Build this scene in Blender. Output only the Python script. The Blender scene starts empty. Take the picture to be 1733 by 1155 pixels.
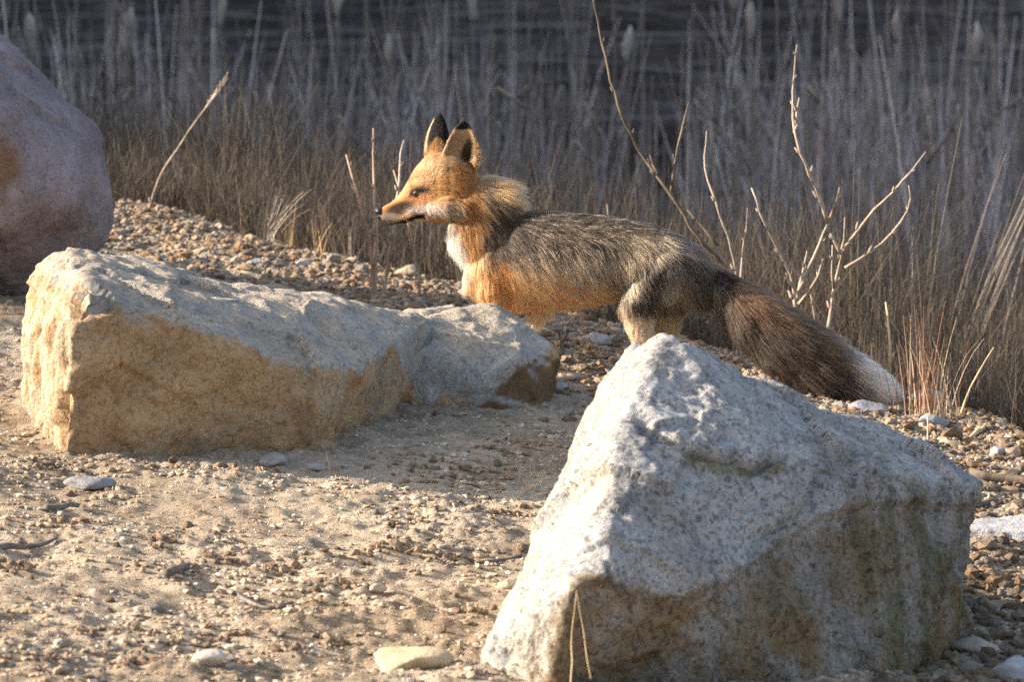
import bpy, bmesh, math, random
import numpy as np
from mathutils import Vector
from mathutils.bvhtree import BVHTree

R = math.radians
rng = np.random.default_rng(11)
random.seed(11)
scene = bpy.context.scene
col = scene.collection

# ------------------------------------------------------------------ camera
PITCH = R(8.5)
DIST = 13.0
FPX = 850.0 * DIST                      # focal length in pixels of a 1733 px wide picture
CA, SA = math.cos(PITCH), math.sin(PITCH)
FWD = np.array([0, CA, -SA]); UPV = np.array([0, SA, CA]); RIGHT = np.array([1.0, 0, 0])
_d = FWD - UPV * (640 - 577.5) / FPX
CAM = np.array([0, -DIST * CA, -(DIST * CA / _d[1]) * _d[2]])

cam_data = bpy.data.cameras.new('camera')
cam = bpy.data.objects.new('camera', cam_data)
col.objects.link(cam)
cam.location = CAM
cam.rotation_euler = (R(90) - PITCH, 0, 0)
cam_data.sensor_width = 36.0
cam_data.lens = FPX / 1733 * 36.0
cam_data.clip_start = 0.1
cam_data.clip_end = 2000
cam_data.dof.use_dof = True
cam_data.dof.focus_distance = 11.9
cam_data.dof.aperture_fstop = 11.5
scene.camera = cam
scene.cycles.use_denoising = False

# ------------------------------------------------------------------ light
SUN_EL, SUN_AZ = 21.0, 2.0             # degrees; azimuth measured from straight left towards the back
sd = Vector((-math.cos(R(SUN_EL)) * math.cos(R(SUN_AZ)), math.cos(R(SUN_EL)) * math.sin(R(SUN_AZ)), math.sin(R(SUN_EL))))
world = bpy.data.worlds.new('World'); scene.world = world; world.use_nodes = True
wn = world.node_tree
sky = wn.nodes.new('ShaderNodeTexSky'); sky.sky_type = 'NISHITA'; sky.sun_disc = False
sky.sun_elevation = R(SUN_EL); sky.sun_rotation = math.atan2(sd.x, sd.y)
sky.air_density = 1.0; sky.dust_density = 4.0; sky.ozone_density = 0.4
bg = wn.nodes['Background']; bg.inputs['Strength'].default_value = 0.125
wn.links.new(sky.outputs[0], bg.inputs['Color'])
sun_data = bpy.data.lights.new('sun', 'SUN'); sun_data.energy = 5.0; sun_data.angle = R(0.53)
sun_data.color = (1.0, 0.88, 0.73)
sun = bpy.data.objects.new('sun', sun_data); col.objects.link(sun)
sun.rotation_euler = sd.to_track_quat('Z', 'Y').to_euler(); sun.location = (-6, 0, 6)
vs = scene.view_settings
vs.view_transform = 'Standard'; vs.look = 'None'; vs.gamma = 1.0; vs.exposure = 1.58; vs.use_curve_mapping = False

# ------------------------------------------------------------------ helpers
def at(px, py, Y):
    """point on the vertical plane y = Y seen at photograph pixel (px, py)"""
    d = FWD + RIGHT * (px - 866.5) / FPX - UPV * (py - 577.5) / FPX
    t = (Y - CAM[1]) / d[1]
    return CAM + d * t

def project(P):
    v = np.asarray(P) - CAM
    dep = v @ FWD
    return 866.5 + (v @ RIGHT) / dep * FPX, 577.5 - (v @ UPV) / dep * FPX

_perm = np.random.default_rng(5).permutation(256)
_perm = np.concatenate([_perm, _perm, _perm])
_grad = np.random.default_rng(6).normal(size=(256, 3)); _grad /= np.linalg.norm(_grad, axis=1)[:, None]
def noise3(p):
    p = np.asarray(p, dtype=float)
    i = np.floor(p).astype(int); f = p - i; i &= 255
    u = f * f * f * (f * (f * 6 - 15) + 10)
    out = 0.0
    for dx in (0, 1):
        wx = u[..., 0] if dx else 1 - u[..., 0]
        for dy in (0, 1):
            wy = u[..., 1] if dy else 1 - u[..., 1]
            for dz in (0, 1):
                wz = u[..., 2] if dz else 1 - u[..., 2]
                h = _perm[_perm[_perm[(i[..., 0] + dx) & 255] + ((i[..., 1] + dy) & 255)] + ((i[..., 2] + dz) & 255)]
                g = _grad[h]
                out = out + wx * wy * wz * (g[..., 0] * (f[..., 0] - dx) + g[..., 1] * (f[..., 1] - dy) + g[..., 2] * (f[..., 2] - dz))
    return out * 1.6
def fbm(p, octs=4, gain=0.5):
    p = np.asarray(p, dtype=float); a = 1.0; s = 0.0
    for k in range(octs):
        s = s + a * noise3(p * 2 ** k + 17.3 * k); a *= gain
    return s
def n2(x, y, f, seed=0.0, octs=3):
    return fbm(np.stack([x * f, y * f, np.full_like(x, seed)], -1), octs)
def ss(a, b, x):
    t = np.clip((x - a) / (b - a), 0, 1)
    return t * t * (3 - 2 * t)

def tag(o, label=None, cat=None, group=None, kind=None):
    if label: o['label'] = label
    if cat: o['category'] = cat
    if group: o['group'] = group
    if kind: o['kind'] = kind
    return o
def mesh_np(name, v, faces, mat=None, smooth=True):
    """faces: int array (n,3) or (n,4), or list of them"""
    me = bpy.data.meshes.new(name)
    if not isinstance(faces, list): faces = [faces]
    faces = [np.asarray(f) for f in faces if len(f)]
    nl = sum(f.size for f in faces); nf = sum(len(f) for f in faces)
    me.vertices.add(len(v)); me.vertices.foreach_set('co', np.asarray(v, dtype=np.float32).ravel())
    me.loops.add(nl); me.loops.foreach_set('vertex_index', np.concatenate([f.ravel() for f in faces]).astype(np.int32))
    me.polygons.add(nf)
    tot = np.concatenate([np.full(len(f), f.shape[1]) for f in faces])
    st = np.concatenate([[0], np.cumsum(tot)[:-1]])
    me.polygons.foreach_set('loop_start', st.astype(np.int32))
    me.polygons.foreach_set('use_smooth', np.full(nf, smooth))
    me.update(calc_edges=True); me.validate()
    if mat: me.materials.append(mat)
    return me
def set_col(me, c, name='col'):
    c = np.asarray(c, dtype=np.float32)
    if c.shape[1] == 3: c = np.concatenate([c, np.ones((len(c), 1), np.float32)], 1)
    a = me.attributes.new(name, 'FLOAT_COLOR', 'POINT'); a.data.foreach_set('color', c.ravel())
def link(name, data, parent=None):
    o = bpy.data.objects.new(name, data); col.objects.link(o)
    if parent: o.parent = parent
    return o
def verts_of(me):
    v = np.empty(len(me.vertices) * 3, np.float32); me.vertices.foreach_get('co', v); return v.reshape(-1, 3).astype(float)
def normals_of(me):
    v = np.empty(len(me.vertices) * 3, np.float32); me.vertex_normals.foreach_get('vector', v); return v.reshape(-1, 3).astype(float)
def set_verts(me, v):
    me.vertices.foreach_set('co', np.asarray(v, np.float32).ravel()); me.update()
def edges_of(me):
    e = np.empty(len(me.edges) * 2, np.int32); me.edges.foreach_get('vertices', e); return e.reshape(-1, 2)
def smooth_mesh(me, it, k=0.5):
    v = verts_of(me); e = edges_of(me); n = len(v)
    cnt = np.bincount(e.ravel(), minlength=n).astype(float)
    for _ in range(it):
        s = np.stack([np.bincount(e[:, 0], v[e[:, 1], c], n) + np.bincount(e[:, 1], v[e[:, 0], c], n) for c in range(3)], 1)
        v = v + k * (s / np.maximum(cnt, 1)[:, None] - v)
    set_verts(me, v)
def remesh(bm, voxel, name):
    me = bpy.data.meshes.new(name); bm.to_mesh(me); bm.free()
    o = bpy.data.objects.new(name, me); col.objects.link(o)
    m = o.modifiers.new('r', 'REMESH'); m.mode = 'VOXEL'; m.voxel_size = voxel; m.use_smooth_shade = True
    dg = bpy.context.evaluated_depsgraph_get()
    out = bpy.data.meshes.new_from_object(o.evaluated_get(dg))
    bpy.data.objects.remove(o); bpy.data.meshes.remove(me)
    out.name = name
    return out

# ------------------------------------------------------------------ materials
class NT:
    def __init__(s, name):
        s.m = bpy.data.materials.new(name); s.m.use_nodes = True; s.t = s.m.node_tree
        s.b = s.t.nodes['Principled BSDF']; s.out = s.t.nodes['Material Output']
    def n(s, typ, **kw):
        nd = s.t.nodes.new(typ)
        for k, v in kw.items():
            if k.startswith('i_'): nd.inputs[k[2:].replace('_', ' ')].default_value = v
            else: setattr(nd, k, v)
        return nd
    def l(s, a, b): s.t.links.new(a, b)
    def coord(s, scale=(1, 1, 1)):
        tc = s.n('ShaderNodeTexCoord'); mp = s.n('ShaderNodeMapping'); mp.inputs['Scale'].default_value = scale
        s.l(tc.outputs['Object'], mp.inputs['Vector']); return mp.outputs[0]
    def noise(s, vec, scale, detail=4, rough=0.55):
        nd = s.n('ShaderNodeTexNoise'); nd.inputs['Scale'].default_value = scale; nd.inputs['Detail'].default_value = detail
        nd.inputs['Roughness'].default_value = rough
        if vec is not None: s.l(vec, nd.inputs['Vector'])
        return nd.outputs['Fac']
    def ramp(s, fac, stops):
        nd = s.n('ShaderNodeValToRGB'); el = nd.color_ramp.elements
        while len(el) < len(stops): el.new(0.5)
        for e, (p, c) in zip(el, stops):
            e.position = p; e.color = (*c, 1) if len(c) == 3 else c
        s.l(fac, nd.inputs['Fac']); return nd.outputs['Color']
    def mix(s, fac, a, b, mode='MIX'):
        nd = s.n('ShaderNodeMix', data_type='RGBA', blend_type=mode)
        for sock, v in ((nd.inputs[0], fac), (nd.inputs[6], a), (nd.inputs[7], b)):
            if isinstance(v, (int, float)): sock.default_value = v
            elif isinstance(v, tuple): sock.default_value = (*v, 1)
            else: s.l(v, sock)
        return nd.outputs[2]
    def attr(s, name='col'):
        nd = s.n('ShaderNodeAttribute', attribute_name=name); return nd
    def bump(s, h, strength, dist, prev=None):
        nd = s.n('ShaderNodeBump'); nd.inputs['Strength'].default_value = strength; nd.inputs['Distance'].default_value = dist
        s.l(h, nd.inputs['Height'])
        if prev: s.l(prev, nd.inputs['Normal'])
        return nd.outputs[0]
    def done(s, color=None, rough=0.9, normal=None, spec=0.25):
        if color is not None:
            if isinstance(color, tuple): s.b.inputs['Base Color'].default_value = (*color, 1)
            else: s.l(color, s.b.inputs['Base Color'])
        s.b.inputs['Roughness'].default_value = rough
        s.b.inputs['Specular IOR Level'].default_value = spec
        if normal is not None: s.l(normal, s.b.inputs['Normal'])
        return s.m

def mat_ground():
    m = NT('sandy_ground'); v = m.coord()
    a = m.attr()
    c1 = m.ramp(m.noise(v, 26, 6, 0.65), [(0.30, (0.62, 0.56, 0.50)), (0.52, (1.0, 1.0, 1.0)), (0.72, (1.22, 1.2, 1.16))])
    c = m.mix(1.0, a.outputs['Color'], c1, 'MULTIPLY')
    vo = m.n('ShaderNodeTexVoronoi'); vo.inputs['Scale'].default_value = 210; m.l(v, vo.inputs['Vector'])
    g = m.ramp(vo.outputs['Color'], [(0.0, (0.72, 0.7, 0.7)), (0.45, (1, 1, 1)), (0.8, (1.05, 1.0, 0.95)), (1.0, (1.4, 1.35, 1.3))])
    c = m.mix(0.75, c, m.mix(1.0, c, g, 'MULTIPLY'))
    b1 = m.bump(m.noise(v, 75, 6, 0.7), 0.9, 0.012)
    b2 = m.bump(m.noise(v, 330, 3, 0.6), 0.8, 0.004, b1)
    return m.done(c, 0.95, b2, 0.15)
def mat_attr(name, rough=0.9, spec=0.2, bump=None, vary=0.0):
    m = NT(name); a = m.attr(); c = a.outputs['Color']; nrm = None
    if vary or bump:
        v = m.coord()
    if vary:
        f = m.ramp(m.noise(v, vary, 5, 0.65), [(0.3, (0.6, 0.58, 0.56)), (0.55, (1, 1, 1)), (0.75, (1.25, 1.24, 1.2))])
        c = m.mix(1.0, c, f, 'MULTIPLY')
    if bump: nrm = m.bump(m.noise(v, bump[0], 5, 0.65), bump[1], bump[2])
    return m.done(c, rough, nrm, spec)
def mat_rock(name, speck=0.55, relief=1.0):
    m = NT(name); v = m.coord(); a = m.attr(); c = a.outputs['Color']
    f = m.ramp(m.noise(v, 9, 6, 0.65), [(0.3, (0.72, 0.71, 0.70)), (0.52, (1, 1, 1)), (0.72, (1.18, 1.17, 1.15))])
    c = m.mix(1.0, c, f, 'MULTIPLY')
    # granite grains: dark biotite, pale feldspar
    vo = m.n('ShaderNodeTexVoronoi'); vo.inputs['Scale'].default_value = 165; vo.inputs['Randomness'].default_value = 1.0
    nz = m.n('ShaderNodeTexNoise'); nz.inputs['Scale'].default_value = 60; m.l(v, nz.inputs['Vector'])
    wv = m.n('ShaderNodeMix', data_type='VECTOR'); wv.inputs[0].default_value = 0.03
    m.l(v, wv.inputs[4]); m.l(nz.outputs['Color'], wv.inputs[5]); m.l(wv.outputs[1], vo.inputs['Vector'])
    sp = m.ramp(vo.outputs['Color'], [(0.0, (0.22, 0.21, 0.22)), (0.24, (0.5, 0.48, 0.46)), (0.36, (1, 1, 1)), (0.75, (1.1, 1.06, 1.0)), (1.0, (1.45, 1.42, 1.38))])
    c = m.mix(speck, c, m.mix(1.0, c, sp, 'MULTIPLY'))
    dk = m.ramp(m.noise(v, 95, 4, 0.7), [(0.34, (0.22, 0.22, 0.23)), (0.43, (1, 1, 1))])
    c = m.mix(speck, c, m.mix(1.0, c, dk, 'MULTIPLY'))
    dm = m.ramp(m.noise(v, 60, 6, 0.75), [(0.33, (0.42, 0.40, 0.38)), (0.46, (1, 1, 1)), (0.66, (1.12, 1.12, 1.1))])
    c = m.mix(speck * 1.2, c, m.mix(1.0, c, dm, 'MULTIPLY'))
    b1 = m.bump(m.noise(v, 75, 7, 0.7), 0.8, 0.010 * relief)
    b2 = m.bump(m.noise(v, 170, 4, 0.7), 0.9, 0.006 * relief, b1)
    return m.done(c, 0.85, b2, 0.3)
def mat_stone(name, k):
    m = NT(name); v = m.coord(); oi = m.n('ShaderNodeObjectInfo')
    c = m.ramp(oi.outputs['Random'], [(0.0, (0.30, 0.21, 0.14)), (0.25, (0.38, 0.285, 0.195)), (0.4, (0.30, 0.275, 0.25)), (0.55, (0.42, 0.32, 0.22)),
                                      (0.7, (0.22, 0.18, 0.15)), (0.85, (0.46, 0.39, 0.32)), (1.0, (0.36, 0.23, 0.14))])
    f = m.ramp(m.noise(v, 60, 5, 0.65), [(0.3, (0.5, 0.48, 0.47)), (0.55, (.82, .82, .82)), (0.75, (1.0, 1.0, 1.0))])
    c = m.mix(1.0, c, f, 'MULTIPLY'); c = m.mix(1.0, c, (k, k * .97, k * .93), 'MULTIPLY')
    return m.done(c, 0.88, m.bump(m.noise(v, 140, 4), 0.6, 0.003), 0.25)
def mat_bark(name, c0, c1, scale=60):
    m = NT(name); v = m.coord((1, 1, 0.35))
    c = m.ramp(m.noise(v, scale, 4, 0.6), [(0.3, c0), (0.7, c1)])
    return m.done(c, 0.75, m.bump(m.noise(v, scale * 3, 3), 0.4, 0.002), 0.3)

M_ground = mat_ground()
M_rock = mat_rock('granite', 0.75)
M_rock_tan = mat_rock('tan_gneiss', 0.45, 0.8)
M_boulder = mat_rock('smooth_granite', 0.35)
M_gravel = mat_attr('gravel_mix', 0.9, 0.2, (150, 0.5, 0.004), 70)
M_stone = mat_stone('pebble_stone', .74)
M_stone_dark = mat_stone('shade_toned_pebble_stone', .62)  # same pebble stone, colour darkened to imitate shade
M_grass = mat_attr('dry_stems', 0.8, 0.2)
M_twig = mat_bark('pale_twig_bark', (0.22, 0.155, 0.11), (0.46, 0.38, 0.30))
M_twig_red = mat_bark('reddish_twig_bark', (0.27, 0.16, 0.105), (0.46, 0.33, 0.24))
M_twig_dark = mat_bark('dark_twig_bark', (0.07, 0.05, 0.035), (0.20, 0.15, 0.105))
M_straw = mat_bark('straw', (0.42, 0.30, 0.16), (0.60, 0.46, 0.28), 30)
M_stick = mat_bark('weathered_stick', (0.07, 0.06, 0.055), (0.22, 0.19, 0.165))
M_fluff = mat_bark('cattail_fluff', (0.20, 0.17, 0.14), (0.42, 0.37, 0.33), 40)
M_reed = mat_bark('reed_stalk', (0.13, 0.108, 0.085), (0.30, 0.255, 0.215), 8)

# ------------------------------------------------------------------ terrain
def plane_z(x, y):
    return -0.085 * (np.clip(x, -3, 3) - 0.25) + 0.0 * y
_crest_px = [(-900, 200), (-300, 300), (60, 352), (200, 362), (300, 368), (420, 405), (560, 440), (690, 468), (760, 486), (900, 520),
             (1000, 545), (1250, 610), (1400, 640), (1560, 690), (1733, 745), (2100, 800), (2700, 870)]
_cx, _cy = [], []
for px, py in _crest_px:
    d = FWD + RIGHT * (px - 866.5) / FPX - UPV * (py - 577.5) / FPX
    ts = np.linspace(8, 24, 1600); P = CAM + ts[:, None] * d
    k = int(np.argmax(P[:, 2] < plane_z(P[:, 0], P[:, 1])))
    _cx.append(P[k, 0]); _cy.append(P[k, 1])
_cx = np.array(_cx); _cy = np.array(_cy)
def crest_y(x): return np.interp(x, _cx, _cy)
MARSH_Z = -1.55
SHADE_BANK_H = 13.0 / math.cos(R(SUN_AZ)) * math.tan(R(SUN_EL)) - 0.25
def ground_base(x, y):
    x = np.asarray(x, float); y = np.asarray(y, float)
    z = plane_z(x, y)
    d = np.maximum(y - crest_y(x), 0)
    z = z - 0.21 * d * d / (d + 0.25)
    z = np.maximum(z, MARSH_Z) if False else MARSH_Z + np.log1p(np.exp(np.clip((z - MARSH_Z) * 6, -40, 40))) / 6
    # unseen bank added on the left to shade the marsh, higher further back
    hb = ss(-7.5, -14.0, x) * (SHADE_BANK_H * ss(-40, -25, y) + 6.5 * ss(3.0, 5.5, y))
    # far shore
    far = 14 * ss(45, 140, y)
    rhs = 4.0 * ss(14, 40, x)
    return z + hb + far + rhs
def ground_z(x, y):
    x = np.asarray(x, float); y = np.asarray(y, float)
    z = ground_base(x, y)
    near = ss(6.5, 3.0, np.abs(x)) * ss(-9, -6, y) * ss(7, 4, y)
    patch = ss(-0.25, 0.35, n2(x, y, 2.3, 3.1, 3))
    z = z + 0.020 * n2(x, y, 1.7, 1.0, 3) + near * 0.010 * n2(x, y, 7.0, 2.0, 3)
    q = np.abs(x) < 3.2
    if np.any(q & (near > 0)):
        xx = x[q] if x.ndim else x; yy = y[q] if y.ndim else y
        mic = (0.0060 * n2(xx, yy, 22, 4.0, 2) + (0.0030 + 0.0065 * (patch[q] if x.ndim else patch)) * np.abs(n2(xx, yy, 40, 5.0, 2)))
        if x.ndim:
            z[q] += near[q] * mic
        else:
            z = z + near * mic
    return z
def hit(px, py):
    """where the ray through a photograph pixel meets the ground"""
    px = np.atleast_1d(np.asarray(px, float)); py = np.atleast_1d(np.asarray(py, float))
    d = FWD + RIGHT * ((px - 866.5) / FPX)[:, None] - UPV * ((py - 577.5) / FPX)[:, None]
    t = np.full(len(px), 8.5); done = np.zeros(len(px), bool); res = t.copy()
    for k in range(260):
        P = CAM + t[:, None] * d
        below = (P[:, 2] < ground_base(P[:, 0], P[:, 1])) & ~done
        res[below] = t[below]; done |= below
        t = t + 0.03
    P = CAM + res[:, None] * d
    bad = ~done                          # the ray passes over the crest: stand it on the crest instead
    if bad.any():
        P[bad, 0] = (px[bad] - 866.5) / 850.0; P[bad, 1] = crest_y(P[bad, 0]) + .05
    P[:, 2] = ground_z(P[:, 0], P[:, 1])
    return P, done
def hit1(px, py):
    return hit([px], [py])[0][0]

def axis(fine0, fine1, step, lo, hi, grow):
    a = list(np.arange(fine0, fine1 + 1e-9, step)); s = step
    while a[-1] < hi: s = min(s * grow, 40); a.append(a[-1] + s)
    s = step
    b = []; c = fine0
    while c > lo: s = min(s * grow, 40); c -= s; b.append(c)
    return np.array(b[::-1] + a)
gx = axis(-1.55, 1.55, 0.0065, -420, 420, 1.10)
gy = axis(-4.2, 2.6, 0.0115, -60, 620, 1.09)
X, Y = np.meshgrid(gx, gy)
Z = ground_z(X.ravel(), Y.ravel())
V = np.stack([X.ravel(), Y.ravel(), Z], 1)
nx, ny = len(gx), len(gy)
idx = np.arange(nx * ny).reshape(ny, nx)
F = np.stack([idx[:-1, :-1], idx[:-1, 1:], idx[1:, 1:], idx[1:, :-1]], -1).reshape(-1, 4)
me = mesh_np('ground', V, F, M_ground)
x, y = X.ravel(), Y.ravel()
sand = np.array([0.47, 0.385, 0.285]); dirt = np.array([0.35, 0.275, 0.195]); mud = np.array([0.052, 0.041, 0.031]); turf = np.array([0.13, 0.10, 0.062])
w = ss(-0.35, 0.45, n2(x, y, 1.9, 8.0, 4) + 0.35 * n2(x, y, 11, 9.0, 2))
c = sand * (1 - w[:, None]) + dirt * w[:, None]
c = c + (np.array([0.53, 0.45, 0.35]) - c) * (0.5 * ss(0.1, 0.6, n2(x, y, 3.1, 12.0, 3)))[:, None]
d = y - crest_y(x)
c = c + (turf - c) * ss(0.15, 0.7, d + 0.2 * n2(x, y, 3, 13.0, 2))[:, None]
c = c + (mud - c) * ss(6.0, 9.5, y)[:, None]
set_col(me, c)
ground = tag(link('ground', me), 'bare sandy gravel bank above the marsh', 'ground', kind='structure')

# ------------------------------------------------------------------ rocks
def hull_into(bm, pts):
    vs_ = [bm.verts.new(p) for p in pts]
    r = bmesh.ops.convex_hull(bm, input=vs_)
    bad = [g for g in r['geom_interior'] + r['geom_unused'] if isinstance(g, bmesh.types.BMVert)]
    bmesh.ops.delete(bm, geom=list(set(bad)), context='VERTS')
def merged(bms):
    out = bmesh.new()
    for b in bms:
        t = bpy.data.meshes.new('t'); b.to_mesh(t); b.free(); out.from_mesh(t); bpy.data.meshes.remove(t)
    return out
def facets(p, cell, amp, r):
    """chipped planes: every cell of a jittered-grid voronoi tilts its own way"""
    q = p / cell + 100; base = np.floor(q).astype(int); best = np.full(len(p), 1e9); val = np.zeros(len(p))
    for dx in (-1, 0, 1):
        for dy in (-1, 0, 1):
            for dz in (-1, 0, 1):
                c_ = base + np.array([dx, dy, dz]); h = _perm[_perm[_perm[c_[:, 0] & 255] + (c_[:, 1] & 255)] + (c_[:, 2] & 255)]
                dv = q - (c_ + .5 + .42 * _grad[h]); dd = (dv ** 2).sum(1); m_ = dd < best
                best[m_] = dd[m_]; val[m_] = np.einsum('ij,ij->i', dv[m_], _grad[(h[m_] * 7 + 31) & 255])
    return np.clip(val * cell / r, -1, 1) * amp
def rock_object(name, bms, voxel, smooth_it, disp, colour, mat, label, cat='rock', group=None):
    me = remesh(merged(bms), voxel, name)
    smooth_mesh(me, smooth_it)
    v = verts_of(me); n = normals_of(me)
    set_verts(me, v + n * disp(v, n)[:, None])
    smooth_mesh(me, 1, 0.12)
    v = verts_of(me); n = normals_of(me)
    set_col(me, colour(v, n))
    me.materials.clear(); me.materials.append(mat)
    me.polygons.foreach_set('use_smooth', np.ones(len(me.polygons), bool))
    o = link(name, me)
    return tag(o, label, cat, group)
def lerp3(a, b, w): return a + (b - a) * np.asarray(w)[:, None]

# --- long tan rock lying behind the sandy patch
def P_(px, py, Y): return tuple(at(px, py, Y))
def long_rock():
    a = hit1(104, 774); b = hit1(540, 760); c_ = hit1(640, 712); e = hit1(30, 700)
    ya, yb, yc, ye = a[1], b[1], c_[1], e[1]
    A = bmesh.new()
    low = np.array([0, 0, -0.06])
    pts = [a + low, b + low, c_ + low, e + low, np.array([c_[0] + 0.05, c_[1] + 0.40, c_[2] - 0.06]), np.array([e[0] + .1, e[1] + .25, e[2] - .06])]
    pts += [P_(152, 487, ya + .03), P_(108, 770, ya), P_(158, 530, ya + .01), P_(420, 600, yb - .14), P_(590, 628, yb + .06), P_(612, 640, yb + .10), P_(545, 745, yb + .02),
            P_(60, 445, ye), P_(85, 424, ye + .06), P_(150, 430, ye + .05), P_(30, 560, ye + .0), P_(120, 560, ya),
            P_(350, 466, ye + .30), P_(500, 493, ye + .42), P_(640, 521, ye + .52), P_(690, 556, yc + .12), P_(650, 690, yc + .02), P_(700, 640, yc + .25), P_(745, 533, yc + .36), P_(720, 545, yc + .22)]
    hull_into(A, pts)
    B = bmesh.new()
    f = hit1(690, 694); g = hit1(915, 694)
    yf, yg = f[1], g[1]
    pts = [P_(600, 575, yf + .28), P_(600, 680, yf + .16), P_(660, 560, yf + .12), f + low, g + low, hit1(800, 690) + low, P_(915, 690, yg), P_(700, 600, yf + .05), P_(690, 556, yf + .10), P_(660, 535, yf + .22), P_(745, 531, yf + .22), P_(800, 522, yf + .26), P_(838, 524, yg + .16),
           P_(872, 547, yg + .10), P_(935, 586, yg + .12), P_(942, 612, yg + .08), P_(890, 600, yg - .03), P_(800, 640, yf + .04), P_(925, 680, yg + .03),
           P_(905, 560, yg + .25), P_(800, 530, yg + .34), np.array([g[0], g[1] + .38, g[2] - .06]), np.array([f[0], f[1] + .45, f[2] - .06])]
    hull_into(B, pts)
    def disp(v, n):
        u, w = project(v)
        left = ss(-0.55, -0.85, n[:, 0])
        d = 0.009 * fbm(v * 5.5, 3) + 0.005 * fbm(v * 19 + 9, 3) + facets(v, 0.20, 0.010, 0.10) + facets(v, .085, 0.0028, 0.045) + facets(v, .036, 0.0012, 0.02) + 0.0014 * fbm(v * 60, 2)
        # layered, riven left end
        q = v * np.array([10, 26, 5.0]); d = d + left * (0.026 * np.abs(fbm(q, 3)) - 0.014 + 0.010 * fbm(v * np.array([24, 64, 8.]), 2))
        # shallow scallop broken from the top right before the far block
        return d
    def colour(v, n):
        u, w = project(v)
        base = np.array([0.375, 0.36, 0.34]); tan = np.array([0.48, 0.33, 0.185]); cream = np.array([0.46, 0.375, 0.27]); rust = np.array([0.34, 0.18, 0.085])
        j = 22 * fbm(v * 10, 4) + 14 * fbm(v * 50, 2)
        edge = np.interp(u, [0, 160, 260, 400, 460, 590, 610, 665, 705, 760, 880, 940], [400, 528, 540, 585, 616, 618, 636, 586, 690, 690, 700, 586]) + j
        low_ = ss(-8, 8, w - edge)
        c = np.tile(base, (len(v), 1)); c = lerp3(c, np.array([0.46, 0.39, 0.30]), 0.8 * ss(-0.1, 0.5, fbm(v * 6 + 3, 3)))
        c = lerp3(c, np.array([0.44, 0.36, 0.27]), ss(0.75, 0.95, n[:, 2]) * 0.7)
        lowc = lerp3(np.tile(tan, (len(v), 1)), rust, 0.65 * ss(0.0, 0.7, fbm(v * 8 + 21, 4)))
        lowc = lerp3(lowc, np.array([0.38, 0.31, 0.23]), 0.7 * ss(0.0, 0.6, fbm(v * 5 + 51, 3)))
        c = lerp3(c, lowc, low_)
        c = lerp3(c, rust * 1.1, 0.8 * np.exp(-((w - edge - 8) / 9) ** 2) * ss(-0.2, 0.4, fbm(v * 11 + 5, 3)))
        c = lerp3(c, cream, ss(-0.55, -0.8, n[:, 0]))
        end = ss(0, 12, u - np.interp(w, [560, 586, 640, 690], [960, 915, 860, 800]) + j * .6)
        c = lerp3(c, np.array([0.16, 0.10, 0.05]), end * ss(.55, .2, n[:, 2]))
        return c
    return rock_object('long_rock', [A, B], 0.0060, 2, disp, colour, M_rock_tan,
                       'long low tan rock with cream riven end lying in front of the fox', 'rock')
long_rock_o = long_rock()

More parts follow.
